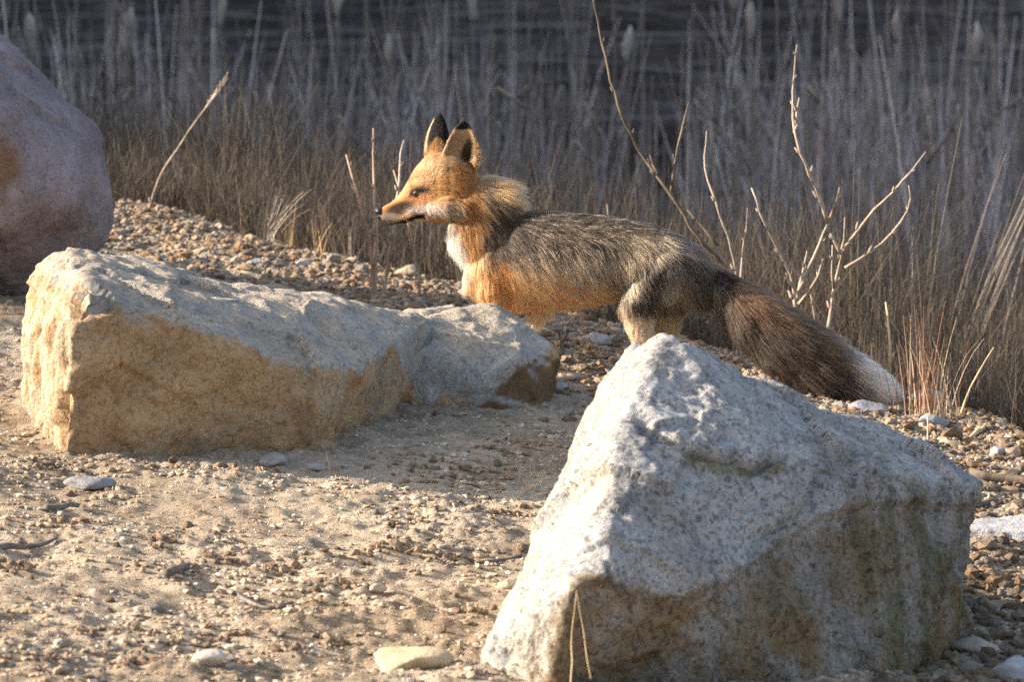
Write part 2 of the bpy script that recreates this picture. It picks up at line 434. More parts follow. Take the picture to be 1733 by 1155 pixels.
# --- big pale granite rock, tapered to a peak
def big_rock():
    b0 = hit1(838, 1165)
    Y0 = b0[1]
    low = -0.10
    A = bmesh.new()
    def gp(px, py, dz=low):
        h = hit1(px, py); return np.array([h[0], h[1], h[2] + dz])
    def gb(px, Y):
        x_ = at(px, 1000, Y)[0]; return np.array([x_, Y, float(ground_base(x_, Y)) - .10])
    pts = [gp(836, 1150), gb(905, Y0 - .02), gb(975, Y0 + .0), gb(1180, Y0 + .12), gb(1440, Y0 + .24), gp(1480, 1165), gp(1590, 1100), gb(1640, Y0 + .75), gb(1500, Y0 + 1.0), gb(1000, Y0 + .75), gb(870, Y0 + .4)]
    pts += [P_(822, 1108, Y0 + .08), P_(842, 1070, Y0 + .14), P_(882, 1000, Y0 + .24), P_(925, 905, Y0 + .36), P_(948, 830, Y0 + .44), P_(968, 760, Y0 + .50), P_(1010, 645, Y0 + .60), P_(1052, 592, Y0 + .64),
            P_(1105, 577, Y0 + .58), P_(1122, 577, Y0 + .54), P_(1150, 592, Y0 + .60),
            P_(1085, 645, Y0 + .38), P_(1042, 745, Y0 + .21), P_(1030, 860, Y0 + .07), P_(1026, 965, Y0 - .04), P_(968, 1000, Y0 - .045),
            P_(1200, 640, Y0 + .66), P_(1310, 668, Y0 + .74), P_(1410, 702, Y0 + .82), P_(1500, 724, Y0 + .88), P_(1560, 762, Y0 + .88), P_(1662, 822, Y0 + .80),
            P_(1664, 860, Y0 + .76), P_(1650, 950, Y0 + .74), P_(1555, 832, Y0 + .56), P_(1180, 1030, Y0 + .05), P_(1070, 1010, Y0 - .03), P_(1290, 950, Y0 + .16), P_(1400, 880, Y0 + .32),
            P_(1540, 1000, Y0 + .48), P_(1620, 1050, Y0 + .62),
            P_(1130, 755, Y0 + .23), P_(1272, 797, Y0 + .27), P_(1400, 785, Y0 + .38), P_(1500, 800, Y0 + .49)]
    pts += [P_(1200, 700, Y0 + 1.0), P_(1500, 800, Y0 + 1.1), P_(1620, 900, Y0 + 1.0), P_(1060, 680, Y0 + .85), P_(1000, 800, Y0 + .8), P_(940, 960, Y0 + .6)]
    hull_into(A, pts)
    crack = [(1085, 728), (1125, 750), (1165, 772), (1220, 783), (1272, 795), (1320, 780)]
    def seg_d(u, w, line):
        best = np.full(len(u), 1e9)
        for (x0, y0), (x1, y1) in zip(line[:-1], line[1:]):
            t = np.clip(((u - x0) * (x1 - x0) + (w - y0) * (y1 - y0)) / ((x1 - x0) ** 2 + (y1 - y0) ** 2), 0, 1)
            best = np.minimum(best, np.hypot(u - x0 - t * (x1 - x0), w - y0 - t * (y1 - y0)))
        return best
    crack2 = [(1440, 775), (1500, 792), (1560, 832)]; crack3 = [(1440, 775), (1395, 800), (1380, 850), (1300, 905), (1270, 945)]; crack4 = [(1030, 965), (1075, 1010), (1160, 1030), (1185, 1040)]
    def disp(v, n):
        u, w = project(v)
        front = ss(0.2, -0.2, n[:, 1])
        d = 0.007 * fbm(v * 4.2, 2) + 0.0026 * fbm(v * 17 + 9, 3) + facets(v, 0.24, 0.013, 0.13) + facets(v, .10, 0.0045, 0.055) + facets(v, .036, 0.0018, 0.02) + 0.0022 * fbm(v * 70, 2)
        j = 10 * fbm(v * 16 + 40, 3)
        d = d - 0.020 * np.exp(-(seg_d(u, w + j * .7, crack) / 7) ** 2) * (n[:, 1] < 0.2)
        for ck, dep in ((crack2, .010), (crack3, .007), (crack4, .010)):
            d = d - dep * np.exp(-(seg_d(u, w + 2.2 * j, ck) / 5) ** 2) * (n[:, 1] < 0.3)
        # step: the slab above the ledge stands proud of the face below
        led = np.interp(u, [1070, 1165, 1272, 1380, 1440, 1500, 1560, 1660], [722, 768, 795, 790, 772, 795, 832, 824]) + j
        d = d + 0.006 * ss(8, -8, w - led) * ss(1060, 1180, u) * front
        # undercut below the pale fracture
        und = np.interp(u, [960, 1030, 1060, 1180, 1290, 1400, 1500], [1000, 990, 1005, 1025, 945, 870, 850]) + j
        d = d - 0.016 * ss(-6, 14, w - und) * ss(950, 1000, u) * ss(0.35, -0.1, n[:, 1])
        return d
    def colour(v, n):
        u, w = project(v)
        base = np.array([0.435, 0.435, 0.44]); cream = np.array([0.47, 0.44, 0.375]); brown = np.array([0.245, 0.19, 0.125]); och = np.array([0.225, 0.150, 0.070]); green = np.array([0.13, 0.125, 0.06])
        j = 30 * fbm(v * 11, 4) + 16 * fbm(v * 50, 2)
        c = np.tile(base, (len(v), 1)); c = lerp3(c, np.array([0.34, 0.325, 0.31]), 0.7 * ss(0.0, 0.6, fbm(v * 5 + 3, 4)))
        c = lerp3(c, cream, ss(-0.45, -0.75, n[:, 0]))  # sun-facing side painted paler and warmer to look lit
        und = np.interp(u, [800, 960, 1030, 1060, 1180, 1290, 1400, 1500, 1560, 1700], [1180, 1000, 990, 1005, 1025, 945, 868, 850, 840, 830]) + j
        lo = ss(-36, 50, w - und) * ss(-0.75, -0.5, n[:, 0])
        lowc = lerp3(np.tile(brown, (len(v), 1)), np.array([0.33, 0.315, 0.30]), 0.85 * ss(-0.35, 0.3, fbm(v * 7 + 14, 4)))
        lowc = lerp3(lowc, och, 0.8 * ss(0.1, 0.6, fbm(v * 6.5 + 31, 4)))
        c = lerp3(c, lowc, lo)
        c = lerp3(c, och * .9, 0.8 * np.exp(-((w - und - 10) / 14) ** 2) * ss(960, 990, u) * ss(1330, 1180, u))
        st = ss(1380, 1560, u) * ss(-0.1, 0.5, fbm(v * np.array([22, 22, 2.5]) + 8, 3)) * ss(800, 860, w)
        c = lerp3(c, green, 0.75 * st)
        c = lerp3(c, np.array([0.20, 0.16, 0.07]), 0.8 * np.exp(-(seg_d(u, w - 8 + j * .4, crack[2:]) / 11) ** 2))
        return c
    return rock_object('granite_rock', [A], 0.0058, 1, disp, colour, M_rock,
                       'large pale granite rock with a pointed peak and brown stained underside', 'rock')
big_rock_o = big_rock()

# --- smooth boulder
def boulder():
    out = [(-330, 120), (-200, 20), (-90, 10), (0, 62), (62, 112), (122, 190), (166, 262), (196, 325), (202, 360), (186, 405), (130, 440), (80, 480), (20, 516), (-120, 540), (-300, 500), (-380, 330)]
    base = hit1(10, 520); Yc = base[1] + .34
    cx_, cy_ = -90, 290
    A = bmesh.new(); pts = []
    for dy, s in ((-.36, .48), (-.28, .74), (-.15, .93), (0, 1), (.18, .93), (.34, .7), (.42, .45)):
        for (px, py) in out:
            pts.append(P_(cx_ + (px - cx_) * s, cy_ + (py - cy_) * s + (14 if dy < 0 else 0) * (1 - s), Yc + dy))
    hull_into(A, pts)
    def disp(v, n):
        return 0.030 * fbm(v * 2.6, 3) + 0.005 * fbm(v * 16, 3) + 0.002 * fbm(v * 40, 2) + facets(v, .22, .010, .10) - .004 * ss(.25, .6, fbm(v * 13 + 5, 2))
    def colour(v, n):
        c = np.tile(np.array([0.265, 0.215, 0.23]), (len(v), 1))
        c = lerp3(c, np.array([0.37, 0.315, 0.335]), ss(-.2, .5, fbm(v * 4 + 3, 4)))
        u, w = project(v)
        j = 14 * fbm(v * 9, 3)
        r = ss(1.3, .6, np.hypot((u - 4 + 1.5 * j) / 30, (w - 285 + 2.5 * j) / 62)) * ss(-.5, .2, fbm(v * 7 + 3, 3))
        c = lerp3(c, np.array([0.22, 0.12, 0.06]), 0.85 * r)
        return c
    return rock_object('boulder', [A], 0.010, 8, disp, colour, M_boulder,
                       'big smooth purplish grey boulder behind the long tan rock', 'boulder')
boulder_o = boulder()

# --- pale slab and medium stones
def stone_mesh(name, size, seed, flat=0.55, sub=3, rough=0.16):
    bm = bmesh.new(); bmesh.ops.create_icosphere(bm, subdivisions=sub, radius=1.0)
    v = np.array([q.co[:] for q in bm.verts]); rs = np.random.default_rng(seed)
    for _ in range(9):                                   # cut flats
        g = rs.normal(size=3); g /= np.linalg.norm(g); h = rs.uniform(.55, .85)
        over = np.maximum(v @ g - h, 0); v = v - over[:, None] * g * 0.92
    v = v * (1 + rough * fbm(v * 1.3 + seed * 3.1, 3)[:, None])
    v = v * np.array([1.0, rs.uniform(.65, .9), flat]) * size
    for q, p in zip(bm.verts, v): q.co = p
    me = bpy.data.meshes.new(name); bm.to_mesh(me); bm.free()
    me.polygons.foreach_set('use_smooth', np.full(len(me.polygons), sub > 2))
    return me
def coloured_stone(px, py, wpx, flat, seed, colr, label, name='stone', rz=0.0, sink=.25, cat='stone'):
    p = hit1(px, py); me = stone_mesh(name, wpx / 2 / 850 * (13 / (13 + p[1])), seed, flat)
    m = NT('stone_colour'); v = m.coord()
    f = m.ramp(m.noise(v, 40, 5, .65), [(.3, tuple(q * .65 for q in colr)), (.55, colr), (.75, tuple(min(1, q * 1.2) for q in colr))])
    me.materials.append(m.done(f, .88, m.bump(m.noise(v, 120, 4), .7, .004), .25))
    o = link(name, me); o.rotation_euler = (0, 0, rz)
    zmin = min(q.co.z for q in me.vertices)
    o.location = (p[0], p[1], p[2] - zmin * (1 - 2 * sink))
    return tag(o, label, cat)
S = coloured_stone
S(150, 824, 68, .32, 1, (.22, .22, .23), 'flat dark grey stone on the sand before the long tan rock', rz=.2)
S(466, 786, 48, .5, 2, (.33, .30, .27), 'chunky greyish stone at the foot of the long tan rock', rz=.7)
S(532, 791, 34, .4, 3, (.38, .33, .28), 'pale rounded stone beside the chunky greyish stone', rz=.1)
S(690, 1140, 92, .28, 4, (.46, .36, .23), 'flat yellowish tan stone on the sand beside the pale granite rock', rz=-.1)
S(352, 1140, 40, .45, 5, (.50, .45, .38), 'whitish lump of stone alone on open sand', rz=.3)
S(860, 996, 30, .55, 6, (.40, .33, .24), 'small tan stone close to the lit side of the granite rock', rz=.5)
S(640, 1010, 26, .5, 7, (.42, .35, .27), 'small pale brown stone on the open sand', rz=1.1)
S(260, 1038, 24, .5, 8, (.17, .15, .14), 'small dark grey stone alone on the open sand', rz=.2)
S(436, 452, 46, .5, 9, (.27, .28, .29), 'bluish grey stone in the gravel ridge behind the long rock', rz=.4)
S(512, 444, 36, .55, 10, (.50, .46, .41), 'whitish stone on the gravel ridge behind the long rock', rz=.9)
S(690, 464, 52, .5, 11, (.40, .32, .22), 'rounded tan stone at the gravel edge below the fox muzzle', rz=.3)
S(1568, 702, 72, .55, 12, (.46, .42, .38), 'pale blocky stone just past the white tail tip', rz=.5)
S(1578, 728, 54, .55, 13, (.24, .25, .27), 'rounded blue grey stone below the pale blocky stone', rz=.1)
S(1470, 706, 76, .45, 14, (.26, .25, .27), 'dark angular stone under the white tail tip', rz=.2)
S(1010, 580, 62, .42, 15, (.36, .35, .36), 'grey angular stone on the gravel under the fox belly', rz=.3)
S(1715, 1140, 60, .6, 16, (.42, .42, .43), 'light grey stone in the shadow of the granite rock', rz=.8)
S(1650, 1092, 70, .3, 17, (.40, .33, .26), 'flat tan stone among rubble beside the granite rock', rz=.2)
S(945, 664, 40, .5, 18, (.36, .33, .31), 'grey stone just past the rusty end of the long rock', rz=.6)
S(1690, 560 + 212, 40, .5, 19, (.33, .31, .30), 'grey stone on the bank behind the granite rock', rz=.4)
def slab():
    p = hit1(1700, 925)
    bm = bmesh.new(); sc_ = 13 / (13 + p[1]) / 850
    pts = []
    for (px, dy) in ((-75, 0), (60, -.03), (210, .02), (220, .10), (40, .12), (-60, .08)):
        pts.append((p[0] + px * sc_, p[1] + dy, p[2] - .03)); pts.append((p[0] + px * sc_ * .97, p[1] + dy * .97 + .01, p[2] + (.014 + .005 * math.sin(px))))
    hull_into(bm, pts)
    return rock_object('stone_slab', [bm], .004, 2, lambda v, n: .004 * fbm(v * 12, 3) + .0015 * fbm(v * 50, 2),
                       lambda v, n: np.tile(np.array([.47, .47, .48]), (len(v), 1)), M_boulder, 'flat pale grey slab on the ground beside the granite rock', 'slab')
slab()

# ------------------------------------------------------------------ gravel
ROCK_KEEP = []
def ico_np(sub):
    bm = bmesh.new(); bmesh.ops.create_icosphere(bm, subdivisions=sub, radius=1.0)
    v = np.array([q.co[:] for q in bm.verts]); f = np.array([[q.index for q in t.verts] for t in bm.faces]); bm.free(); return v, f
ico1 = ico_np(1)
GCOL = np.array([.70, .64, .58]) * np.array([(.32, .235, .155), (.42, .325, .23), (.34, .325, .31), (.47, .38, .275), (.25, .215, .19), (.52, .46, .39), (.38, .25, .15), (.28, .20, .13), (.44, .36, .28)])
octa = (np.array([(1, 0, 0), (-1, 0, 0), (0, 1, 0), (0, -1, 0), (0, 0, 1), (0, 0, -1)], float), np.array([(0, 2, 4), (2, 1, 4), (1, 3, 4), (3, 0, 4), (2, 0, 5), (1, 2, 5), (3, 1, 5), (0, 3, 5)]))
def scatter_mesh(name, pos, size, mat, colours, flat=(.45, .8), rs=None, sink=.3, shape=ico1):
    v0, f0 = shape; n = len(pos); rs = rs or np.random.default_rng(3)
    jit = 1 + rs.uniform(-.28, .28, (n, len(v0)))
    V = v0[None] * jit[..., None]
    sx = rs.uniform(.75, 1.35, n); sy = rs.uniform(.7, 1.1, n); sz = rs.uniform(flat[0], flat[1], n)
    V = V * np.stack([sx, sy, sz], -1)[:, None, :] * size[:, None, None]
    a = rs.uniform(0, 6.28, n); ti = rs.normal(0, .35, n)
    y2 = V[..., 1] * np.cos(ti)[:, None] - V[..., 2] * np.sin(ti)[:, None]; z2 = V[..., 1] * np.sin(ti)[:, None] + V[..., 2] * np.cos(ti)[:, None]
    x2 = V[..., 0] * np.cos(a)[:, None] - y2 * np.sin(a)[:, None]; y3 = V[..., 0] * np.sin(a)[:, None] + y2 * np.cos(a)[:, None]
    V = np.stack([x2, y3, z2], -1)
    P = pos.copy(); P[:, 2] += size * sz * (1 - 2 * sink) * .8
    V = V + P[:, None, :]
    F = f0[None] + (np.arange(n) * len(v0))[:, None, None]
    me = mesh_np(name, V.reshape(-1, 3), F.reshape(-1, 3), mat, smooth=False)
    set_col(me, np.repeat(colours, len(v0), 0))
    return me
def pick(n, rs, palette=GCOL, var=.18):
    c = palette[rs.integers(0, len(palette), n)]
    return np.clip(c * rs.uniform(1 - var, 1 + var, (n, 1)), 0, 1)

rs = np.random.default_rng(21)
def crest_gravel_points(n):
    x = rs.uniform(-2.2, 2.2, n); d = -np.abs(rs.normal(0, .75, n)) + rs.uniform(-.05, .22, n)
    y = crest_y(x) + d
    return x, y, d
# crest gravel (rubble) as a mass, with 300 of the larger ones picked out
x, y, d = crest_gravel_points(34000)
keep = (rs.random(len(x)) < ss(-2.2, -.3, d) * .9 + .05)
x, y = x[keep], y[keep]
size = np.exp(rs.normal(math.log(.0049), .48, len(x))); size = np.clip(size, .002, .016)
pos = np.stack([x, y, ground_z(x, y)], 1)
me = scatter_mesh('gravel', pos, size, M_gravel, pick(len(x), rs), rs=rs)
tag(link('gravel', me), 'loose tan and grey gravel along the crest of the bank', 'gravel', kind='stuff')
# right-hand rubble beside the granite rock, and shaded clods before the long rock
px = rs.uniform(1480, 2150, 5200); py = rs.uniform(740, 1240, 5200)
P, ok = hit(px, py); P = P[ok]
size = np.clip(np.exp(rs.normal(math.log(.0065), .5, len(P))), .0025, .020)
me = scatter_mesh('rubble', P, size, M_gravel, pick(len(P), rs, GCOL * .66), rs=rs)  # palette darkened to stand in for shade over this rubble
tag(link('rubble', me), 'broken stony rubble on the ground beside the granite rock', 'rubble', kind='stuff')
# soil crumbs all over the sand
n = 100000
px = rs.uniform(-250, 1980, n); py = rs.uniform(560, 1260, n)
P, ok = hit(px, py); P = P[ok]; x, y = P[:, 0], P[:, 1]
pm = ss(-.15, .45, n2(x, y, 3.3, 3.1, 3) + .5 * n2(x, y, 9.0, 30.1, 2))
k = rs.random(len(P)) < (.42 + .58 * pm)
P = P[k]; pm = pm[k]
size = np.exp(rs.normal(math.log(.0022), .45, len(P))) * (1 + .8 * pm); size = np.clip(size, .001, .0085)
soil = np.array([(.46, .365, .26), (.38, .29, .20), (.30, .22, .15), (.52, .43, .32), (.42, .32, .22), (.55, .48, .39), (.34, .245, .165)])
# darker heaps of clods turned up here and there
CL = [(690, 932, 40, 14), (755, 944, 40, 10), (640, 940, 30, 8), (372, 952, 24, 8), (300, 968, 26, 6), (25, 962, 36, 8), (110, 892, 26, 6), (270, 925, 26, 8), (480, 965, 26, 8), (590, 1000, 34, 8), (790, 1045, 36, 10), (170, 1080, 40, 10),
      (360, 1085, 36, 8), (480, 1110, 36, 8), (560, 1085, 26, 6), (60, 1125, 40, 8), (230, 1125, 40, 8), (800, 800, 60, 14), (870, 770, 50, 14), (700, 790, 50, 12), (860, 870, 40, 8), (300, 800, 50, 10), (420, 805, 40, 8), (90, 800, 50, 8)]
Pc = []
for (a_, b_, rx_, ry_) in CL:
    n_ = 46; hp, okc = hit(a_ + rs.normal(0, rx_ * .8, n_), b_ + rs.normal(0, ry_ * .45, n_)); Pc.append(hp[okc])
Pc = np.concatenate(Pc); sc_ = np.clip(np.exp(rs.normal(math.log(.0050), .4, len(Pc))), .002, .011)
me = scatter_mesh('dark_clods', Pc, sc_, M_gravel, pick(len(Pc), rs, np.array([(.22, .15, .10), (.27, .19, .125), (.17, .12, .085), (.30, .215, .145)])), rs=rs, flat=(.5, .85), sink=.25)
tag(link('dark_clods', me), 'dark brown heaps of soil clods scattered on the sand', 'soil', kind='stuff')
big = size > .0042
me = scatter_mesh('soil_clods', P[big], size[big], M_gravel, pick(int(big.sum()), rs, soil * .92), rs=rs, flat=(.35, .7), sink=.42)
tag(link('soil_clods', me), 'small brown clods of sandy soil over the ground', 'soil', kind='stuff')
me = scatter_mesh('soil_crumbs', P[~big], size[~big], M_gravel, pick(int((~big).sum()), rs, soil), rs=rs, flat=(.4, .75), shape=octa, sink=.35)
tag(link('soil_crumbs', me), 'fine crumbs of sandy soil over the ground', 'soil', kind='stuff')

# individual pebbles: the ones large enough to tell apart
stones = [stone_mesh('pebble', 1.0, 100 + k, random.uniform(.45, .75), 2, .2) for k in range(10)]
for m_ in stones: m_.materials.append(M_stone)
stones_dark = [m_.copy() for m_ in stones]
for m_ in stones_dark: m_.materials.clear(); m_.materials.append(M_stone_dark)
def pebble(p, s, label, group, k, src=stones):
    o = link('pebble', src[k % 10]); o.scale = (s, s, s)
    o.location = (p[0], p[1], p[2] + s * .22); o.rotation_euler = (random.uniform(-.3, .3), random.uniform(-.3, .3), random.uniform(0, 6.28))
    return tag(o, label, 'pebble', group)
k = 0
while k < 170:
    px_ = random.uniform(190, 1050); x_ = at(px_, 450, 1)[0]
    y_ = crest_y(x_) - abs(random.gauss(0, .55)) + .05
    u_, w_ = project((x_, y_, float(ground_base(x_, y_))))
    if not (0 < u_ < 1733): continue
    p = np.array([x_, y_, float(ground_z(np.array([x_]), np.array([y_]))[0])])
    pebble(p, .006 + .009 * random.random() ** 2, 'small loose pebble lying in the gravel along the crest behind the long rock', 'pebbles on the gravel ridge', k); k += 1
k = 0
while k < 75:
    p = hit1(random.uniform(1560, 1733), random.uniform(735, 1120)); pebble(p, random.uniform(.009, .020), 'small loose pebble in the rubble beside the granite rock', 'pebbles beside the granite rock', k, stones_dark); k += 1
for k in range(45):
    p = hit1(random.uniform(0, 900), random.uniform(790, 1150)); pebble(p, random.uniform(.005, .012), 'small loose pebble scattered on the open sand', 'pebbles on the sand', k)

# ------------------------------------------------------------------ stems, twigs, sticks
def tube(pts, rad, sides=6, wob=0.0, seed=0):
    pts = np.asarray(pts, float); rs_ = np.random.default_rng(seed)
    # resample smoothly
    t = np.concatenate([[0], np.cumsum(np.linalg.norm(np.diff(pts, axis=0), axis=1))]); n = max(4, int(t[-1] / .025))
    tt = np.linspace(0, t[-1], n); q = np.stack([np.interp(tt, t, pts[:, c]) for c in range(3)], 1)
    q[1:-1] = .5 * q[1:-1] + .25 * (q[:-2] + q[2:])
    if wob: q[1:-1] += rs_.normal(0, wob, (n - 2, 3))
    r = np.interp(tt, t, np.broadcast_to(rad, (len(pts),)) if np.ndim(rad) else np.full(len(pts), rad))
    r = r * (1 + .12 * rs_.normal(size=n))
    tg = np.gradient(q, axis=0); tg /= np.linalg.norm(tg, axis=1)[:, None]
    ref = np.array([.3, 1, .2]); a = np.cross(tg, ref); a /= np.linalg.norm(a, axis=1)[:, None]; b = np.cross(tg, a)
    th = np.arange(sides) * 2 * math.pi / sides
    V = q[:, None] + r[:, None, None] * (np.cos(th)[None, :, None] * a[:, None] + np.sin(th)[None, :, None] * b[:, None])
    V = V.reshape(-1, 3); F = []
    i = np.arange(n - 1)[:, None] * sides + np.arange(sides)[None]; j = np.arange(n - 1)[:, None] * sides + (np.arange(sides)[None] + 1) % sides
    F = np.stack([i, j, j + sides, i + sides], -1).reshape(-1, 4)
    V = np.concatenate([V, q[:1], q[-1:]]); c0, c1 = len(V) - 2, len(V) - 1
    T = [(c0, (k + 1) % sides, k) for k in range(sides)] + [(c1, (n - 1) * sides + k, (n - 1) * sides + (k + 1) % sides) for k in range(sides)]
    return V, F, np.array(T), q, r
def stem_mesh(name, pts, rad, mat, sides=6, buds=0, seed=0, wob=.0012):
    V, F, T, q, r = tube(pts, rad, sides, wob, seed)
    Vs, Fs, Ts = [V], [F], [T]; off = len(V); rs_ = np.random.default_rng(seed + 1)
    if buds:
        n = len(q); step = max(2, n // buds)
        for c_, k_ in enumerate(range(2, n - 1, step)):
            tg = q[k_ + 1] - q[k_ - 1]; tg /= np.linalg.norm(tg); sd_ = np.array([1 if c_ % 2 else -1, rs_.normal() * .5, 0.2])
            d_ = tg * 1.0 + .5 * sd_; d_ /= np.linalg.norm(d_)
            c0 = q[k_] + sd_ / np.linalg.norm(sd_) * r[k_] * .8
            v2, f2, t2, _, _ = tube([c0, c0 + d_ * r[k_] * 2.0, c0 + d_ * r[k_] * 4.5], [r[k_] * .8, r[k_] * .95, r[k_] * .25], 5, 0, seed)
            Vs.append(v2); Fs.append(f2 + off); Ts.append(t2 + off); off += len(v2)
    return mesh_np(name, np.concatenate(Vs), [np.concatenate(Fs), np.concatenate(Ts)], mat)
def plant(name, label, cat, stems, Y, mat, r0=.004, group=None, buds=6, base_px=None):
    """stems: list of pixel polylines starting low; the first one is the main stem and is rooted in the ground"""
    b = stems[0][0]; x_ = at(b[0], b[1], Y)[0]; zg = float(ground_z(np.array([x_]), np.array([Y]))[0])
    root = link(name, None); root.location = (x_, Y, zg); tag(root, label, cat, group)
    o_ = np.array([x_, Y, zg])
    for k_, st in enumerate(stems):
        ln = len(st); pts = []
        for i_, p_ in enumerate(st):
            dy = p_[2] if len(p_) > 2 else 0.03 * math.sin(p_[1] * .03 + k_ * 1.7) - 0.03 * math.sin(st[0][1] * .03 + k_ * 1.7) * (1 - i_ / max(1, ln - 1))
            pts.append(at(p_[0], p_[1], Y + dy))
        if len(st[0]) > 3 or k_ == 0 or (isinstance(st[0], tuple) and st[0][1] >= b[1] - 6):
            g0 = pts[0].copy(); g0[1] = Y; g0[0] += .004 * k_; g0[2] = zg - .03; pts = [g0] + pts
        pts = np.array(pts) - o_
        rr = r0 * (1.05 if k_ == 0 else .85)
        me_ = stem_mesh('stem' if k_ == 0 else 'branch', pts, np.linspace(rr, rr * .38, len(pts)), mat, 6, buds, k_ + int(b[0]))
        link('stem' if k_ == 0 else 'branch', me_, root)
    return root
Yr = .42
plant('bare_sapling', 'tall dark bare branch arching up behind the fox back', 'sapling', [
    [(1246, 470), (1180, 400), (1130, 320), (1085, 262), (1050, 190), (1025, 100), (1010, 30), (998, -40)],
    [(1137, 325), (1142, 270), (1155, 215), (1166, 173)], [(1215, 415), (1185, 380), (1160, 352)], [(1118, 305), (1108, 285), (1100, 262)]], Yr, M_twig_dark, .0048, 'bare twigs behind the fox', 9)
plant('bare_sapling', 'slim forked twig rising just above the tail base', 'sapling', [
    [(1250, 470), (1238, 420), (1228, 385), (1205, 330), (1190, 275), (1193, 238), (1196, 222)],
    [(1251, 470), (1258, 420), (1264, 385), (1265, 352)]], .36, M_twig, .0034, 'bare twigs behind the fox', 7)
plant('bare_sapling', 'pale many branched bare sapling with a tall knobbly leader above the tail', 'sapling', [
    [(1348, 560), (1347, 510), (1342, 470), (1318, 425), (1290, 372), (1272, 318)],
    [(1349, 500), (1375, 440), (1400, 380), (1414, 345), (1421, 318)],
    [(1401, 378), (1383, 320), (1352, 250), (1339, 195), (1343, 130), (1349, 75)],
    [(1345, 225), (1350, 190), (1353, 165)], [(1350, 505), (1358, 460), (1366, 425)], [(1352, 515), (1382, 488), (1393, 438)],
    [(1345, 490), (1336, 478), (1330, 462)]], .40, M_twig, .0048, 'bare twigs behind the fox', 8)
plant('bare_sapling', 'pale bare sapling with two long side branches reaching out past the tail', 'sapling', [
    [(1396, 580), (1410, 500), (1424, 430), (1428, 400), (1430, 368)],
    [(1424, 428), (1450, 390), (1490, 345), (1530, 305), (1550, 282), (1567, 257)],
    [(1430, 454), (1480, 425), (1520, 388), (1540, 355), (1538, 314)],
    [(1412, 488), (1406, 450), (1409, 415)], [(1424, 430), (1405, 395)], [(1382, 545), (1376, 520), (1372, 500)]], .30, M_twig, .0045, 'bare twigs behind the fox', 8)
plant('bare_sapling', 'thin upright reddish twig beside the fox muzzle', 'sapling', [
    [(634, 512), (636, 430), (635, 340), (633, 280), (632, 217)]], hit1(634, 512)[1] , M_twig_red, .0052, 'bare twigs by the fox muzzle', 7)
plant('bare_sapling', 'thin reddish twig leaning away from the fox muzzle', 'sapling', [
    [(629, 508), (630, 430), (612, 350), (598, 305), (586, 262)]], hit1(629, 508)[1] - .03, M_twig_red, .0052, 'bare twigs by the fox muzzle', 7)
plant('bare_sapling', 'crooked pale twig passing behind the fox chin', 'sapling', [
    [(645, 515), (656, 460), (665, 410), (669, 360), (676, 300), (679, 265), (684, 237)]], hit1(645, 515)[1] + .06, M_twig, .0050, 'bare twigs by the fox muzzle', 6)
plant('bare_sapling', 'thin twig below the fox throat, tip behind the head', 'sapling', [
    [(712, 510), (705, 440), (692, 388), (680, 330), (666, 288)]], hit1(712, 510)[1] + .05, M_twig_red, .0046, 'bare twigs by the fox muzzle', 6)
w1 = plant('weed_stalk', 'single leaning weed stalk with a feathery seed tip beside the boulder', 'weed', [
    [(246, 372), (255, 335), (272, 295), (300, 250), (330, 207), (362, 165), (386, 132)]] + [[(345 + 5 * q, 188 - 7 * q), (352 + 6 * q, 180 - 9 * q), (356 + 6 * q, 166 - 9 * q)] for q in range(6)],
    hit1(246, 372)[1] , M_twig, .0030, None, 3)
plant('dead_stalk', 'short pale broken stalk standing at the white tail tip', 'stalk', [
    [(1506, 655), (1507, 600), (1503, 560), (1499, 512)]], float(crest_y(.75)) - .06, M_straw, .0042, None, 4)
plant('dead_stalk', 'straight straw coloured stalk leaning over the bank edge', 'stalk', [
    [(1624, 692), (1650, 640), (1682, 588)]], float(crest_y(.9)) - .03, M_straw, .0032, None, 0)
plant('dead_stalk', 'short twig poking up from the gravel above the fox back', 'stalk', [[(1032, 400), (1029, 365), (1027, 346)]], 1.2, M_twig, .003, None, 2)
plant('dead_stalk', 'tiny pale stem standing in the gravel under the tail', 'stalk', [[(1298, 668), (1297, 650), (1296, 632)]], hit1(1298, 668)[1], M_straw, .0025, None, 1)
plant('dead_stalk', 'tiny pale stem in front of the rounded blue grey stone', 'stalk', [[(1571, 760), (1571, 735), (1570, 705)]], hit1(1571, 760)[1], M_straw, .0028, None, 1)
plant('dead_stalk', 'small dark forked stem standing under the fox belly', 'stalk', [[(948, 604), (951, 575), (952, 545)], [(951, 580), (957, 566), (962, 556)], [(950, 588), (940, 604), (932, 612)]], hit1(950, 606)[1], M_stick, .0045, None, 2)
plant('dead_stalk', 'thin dry stem rising before the cream side of the granite rock', 'stalk', [[(967, 1170), (966, 1100), (970, 1040), (976, 1000)], [(1000, 1150), (990, 1090), (978, 1020), (976, 1002)]], big_rock_o.bound_box and hit1(967, 1185)[1] - .05, M_straw, .0016, None, 0)
plant('dead_stalk', 'tiny dry stem on the sand at the foot of the long rock', 'stalk', [[(562, 806), (556, 785), (552, 764)]], hit1(562, 806)[1], M_straw, .0016, None, 0)

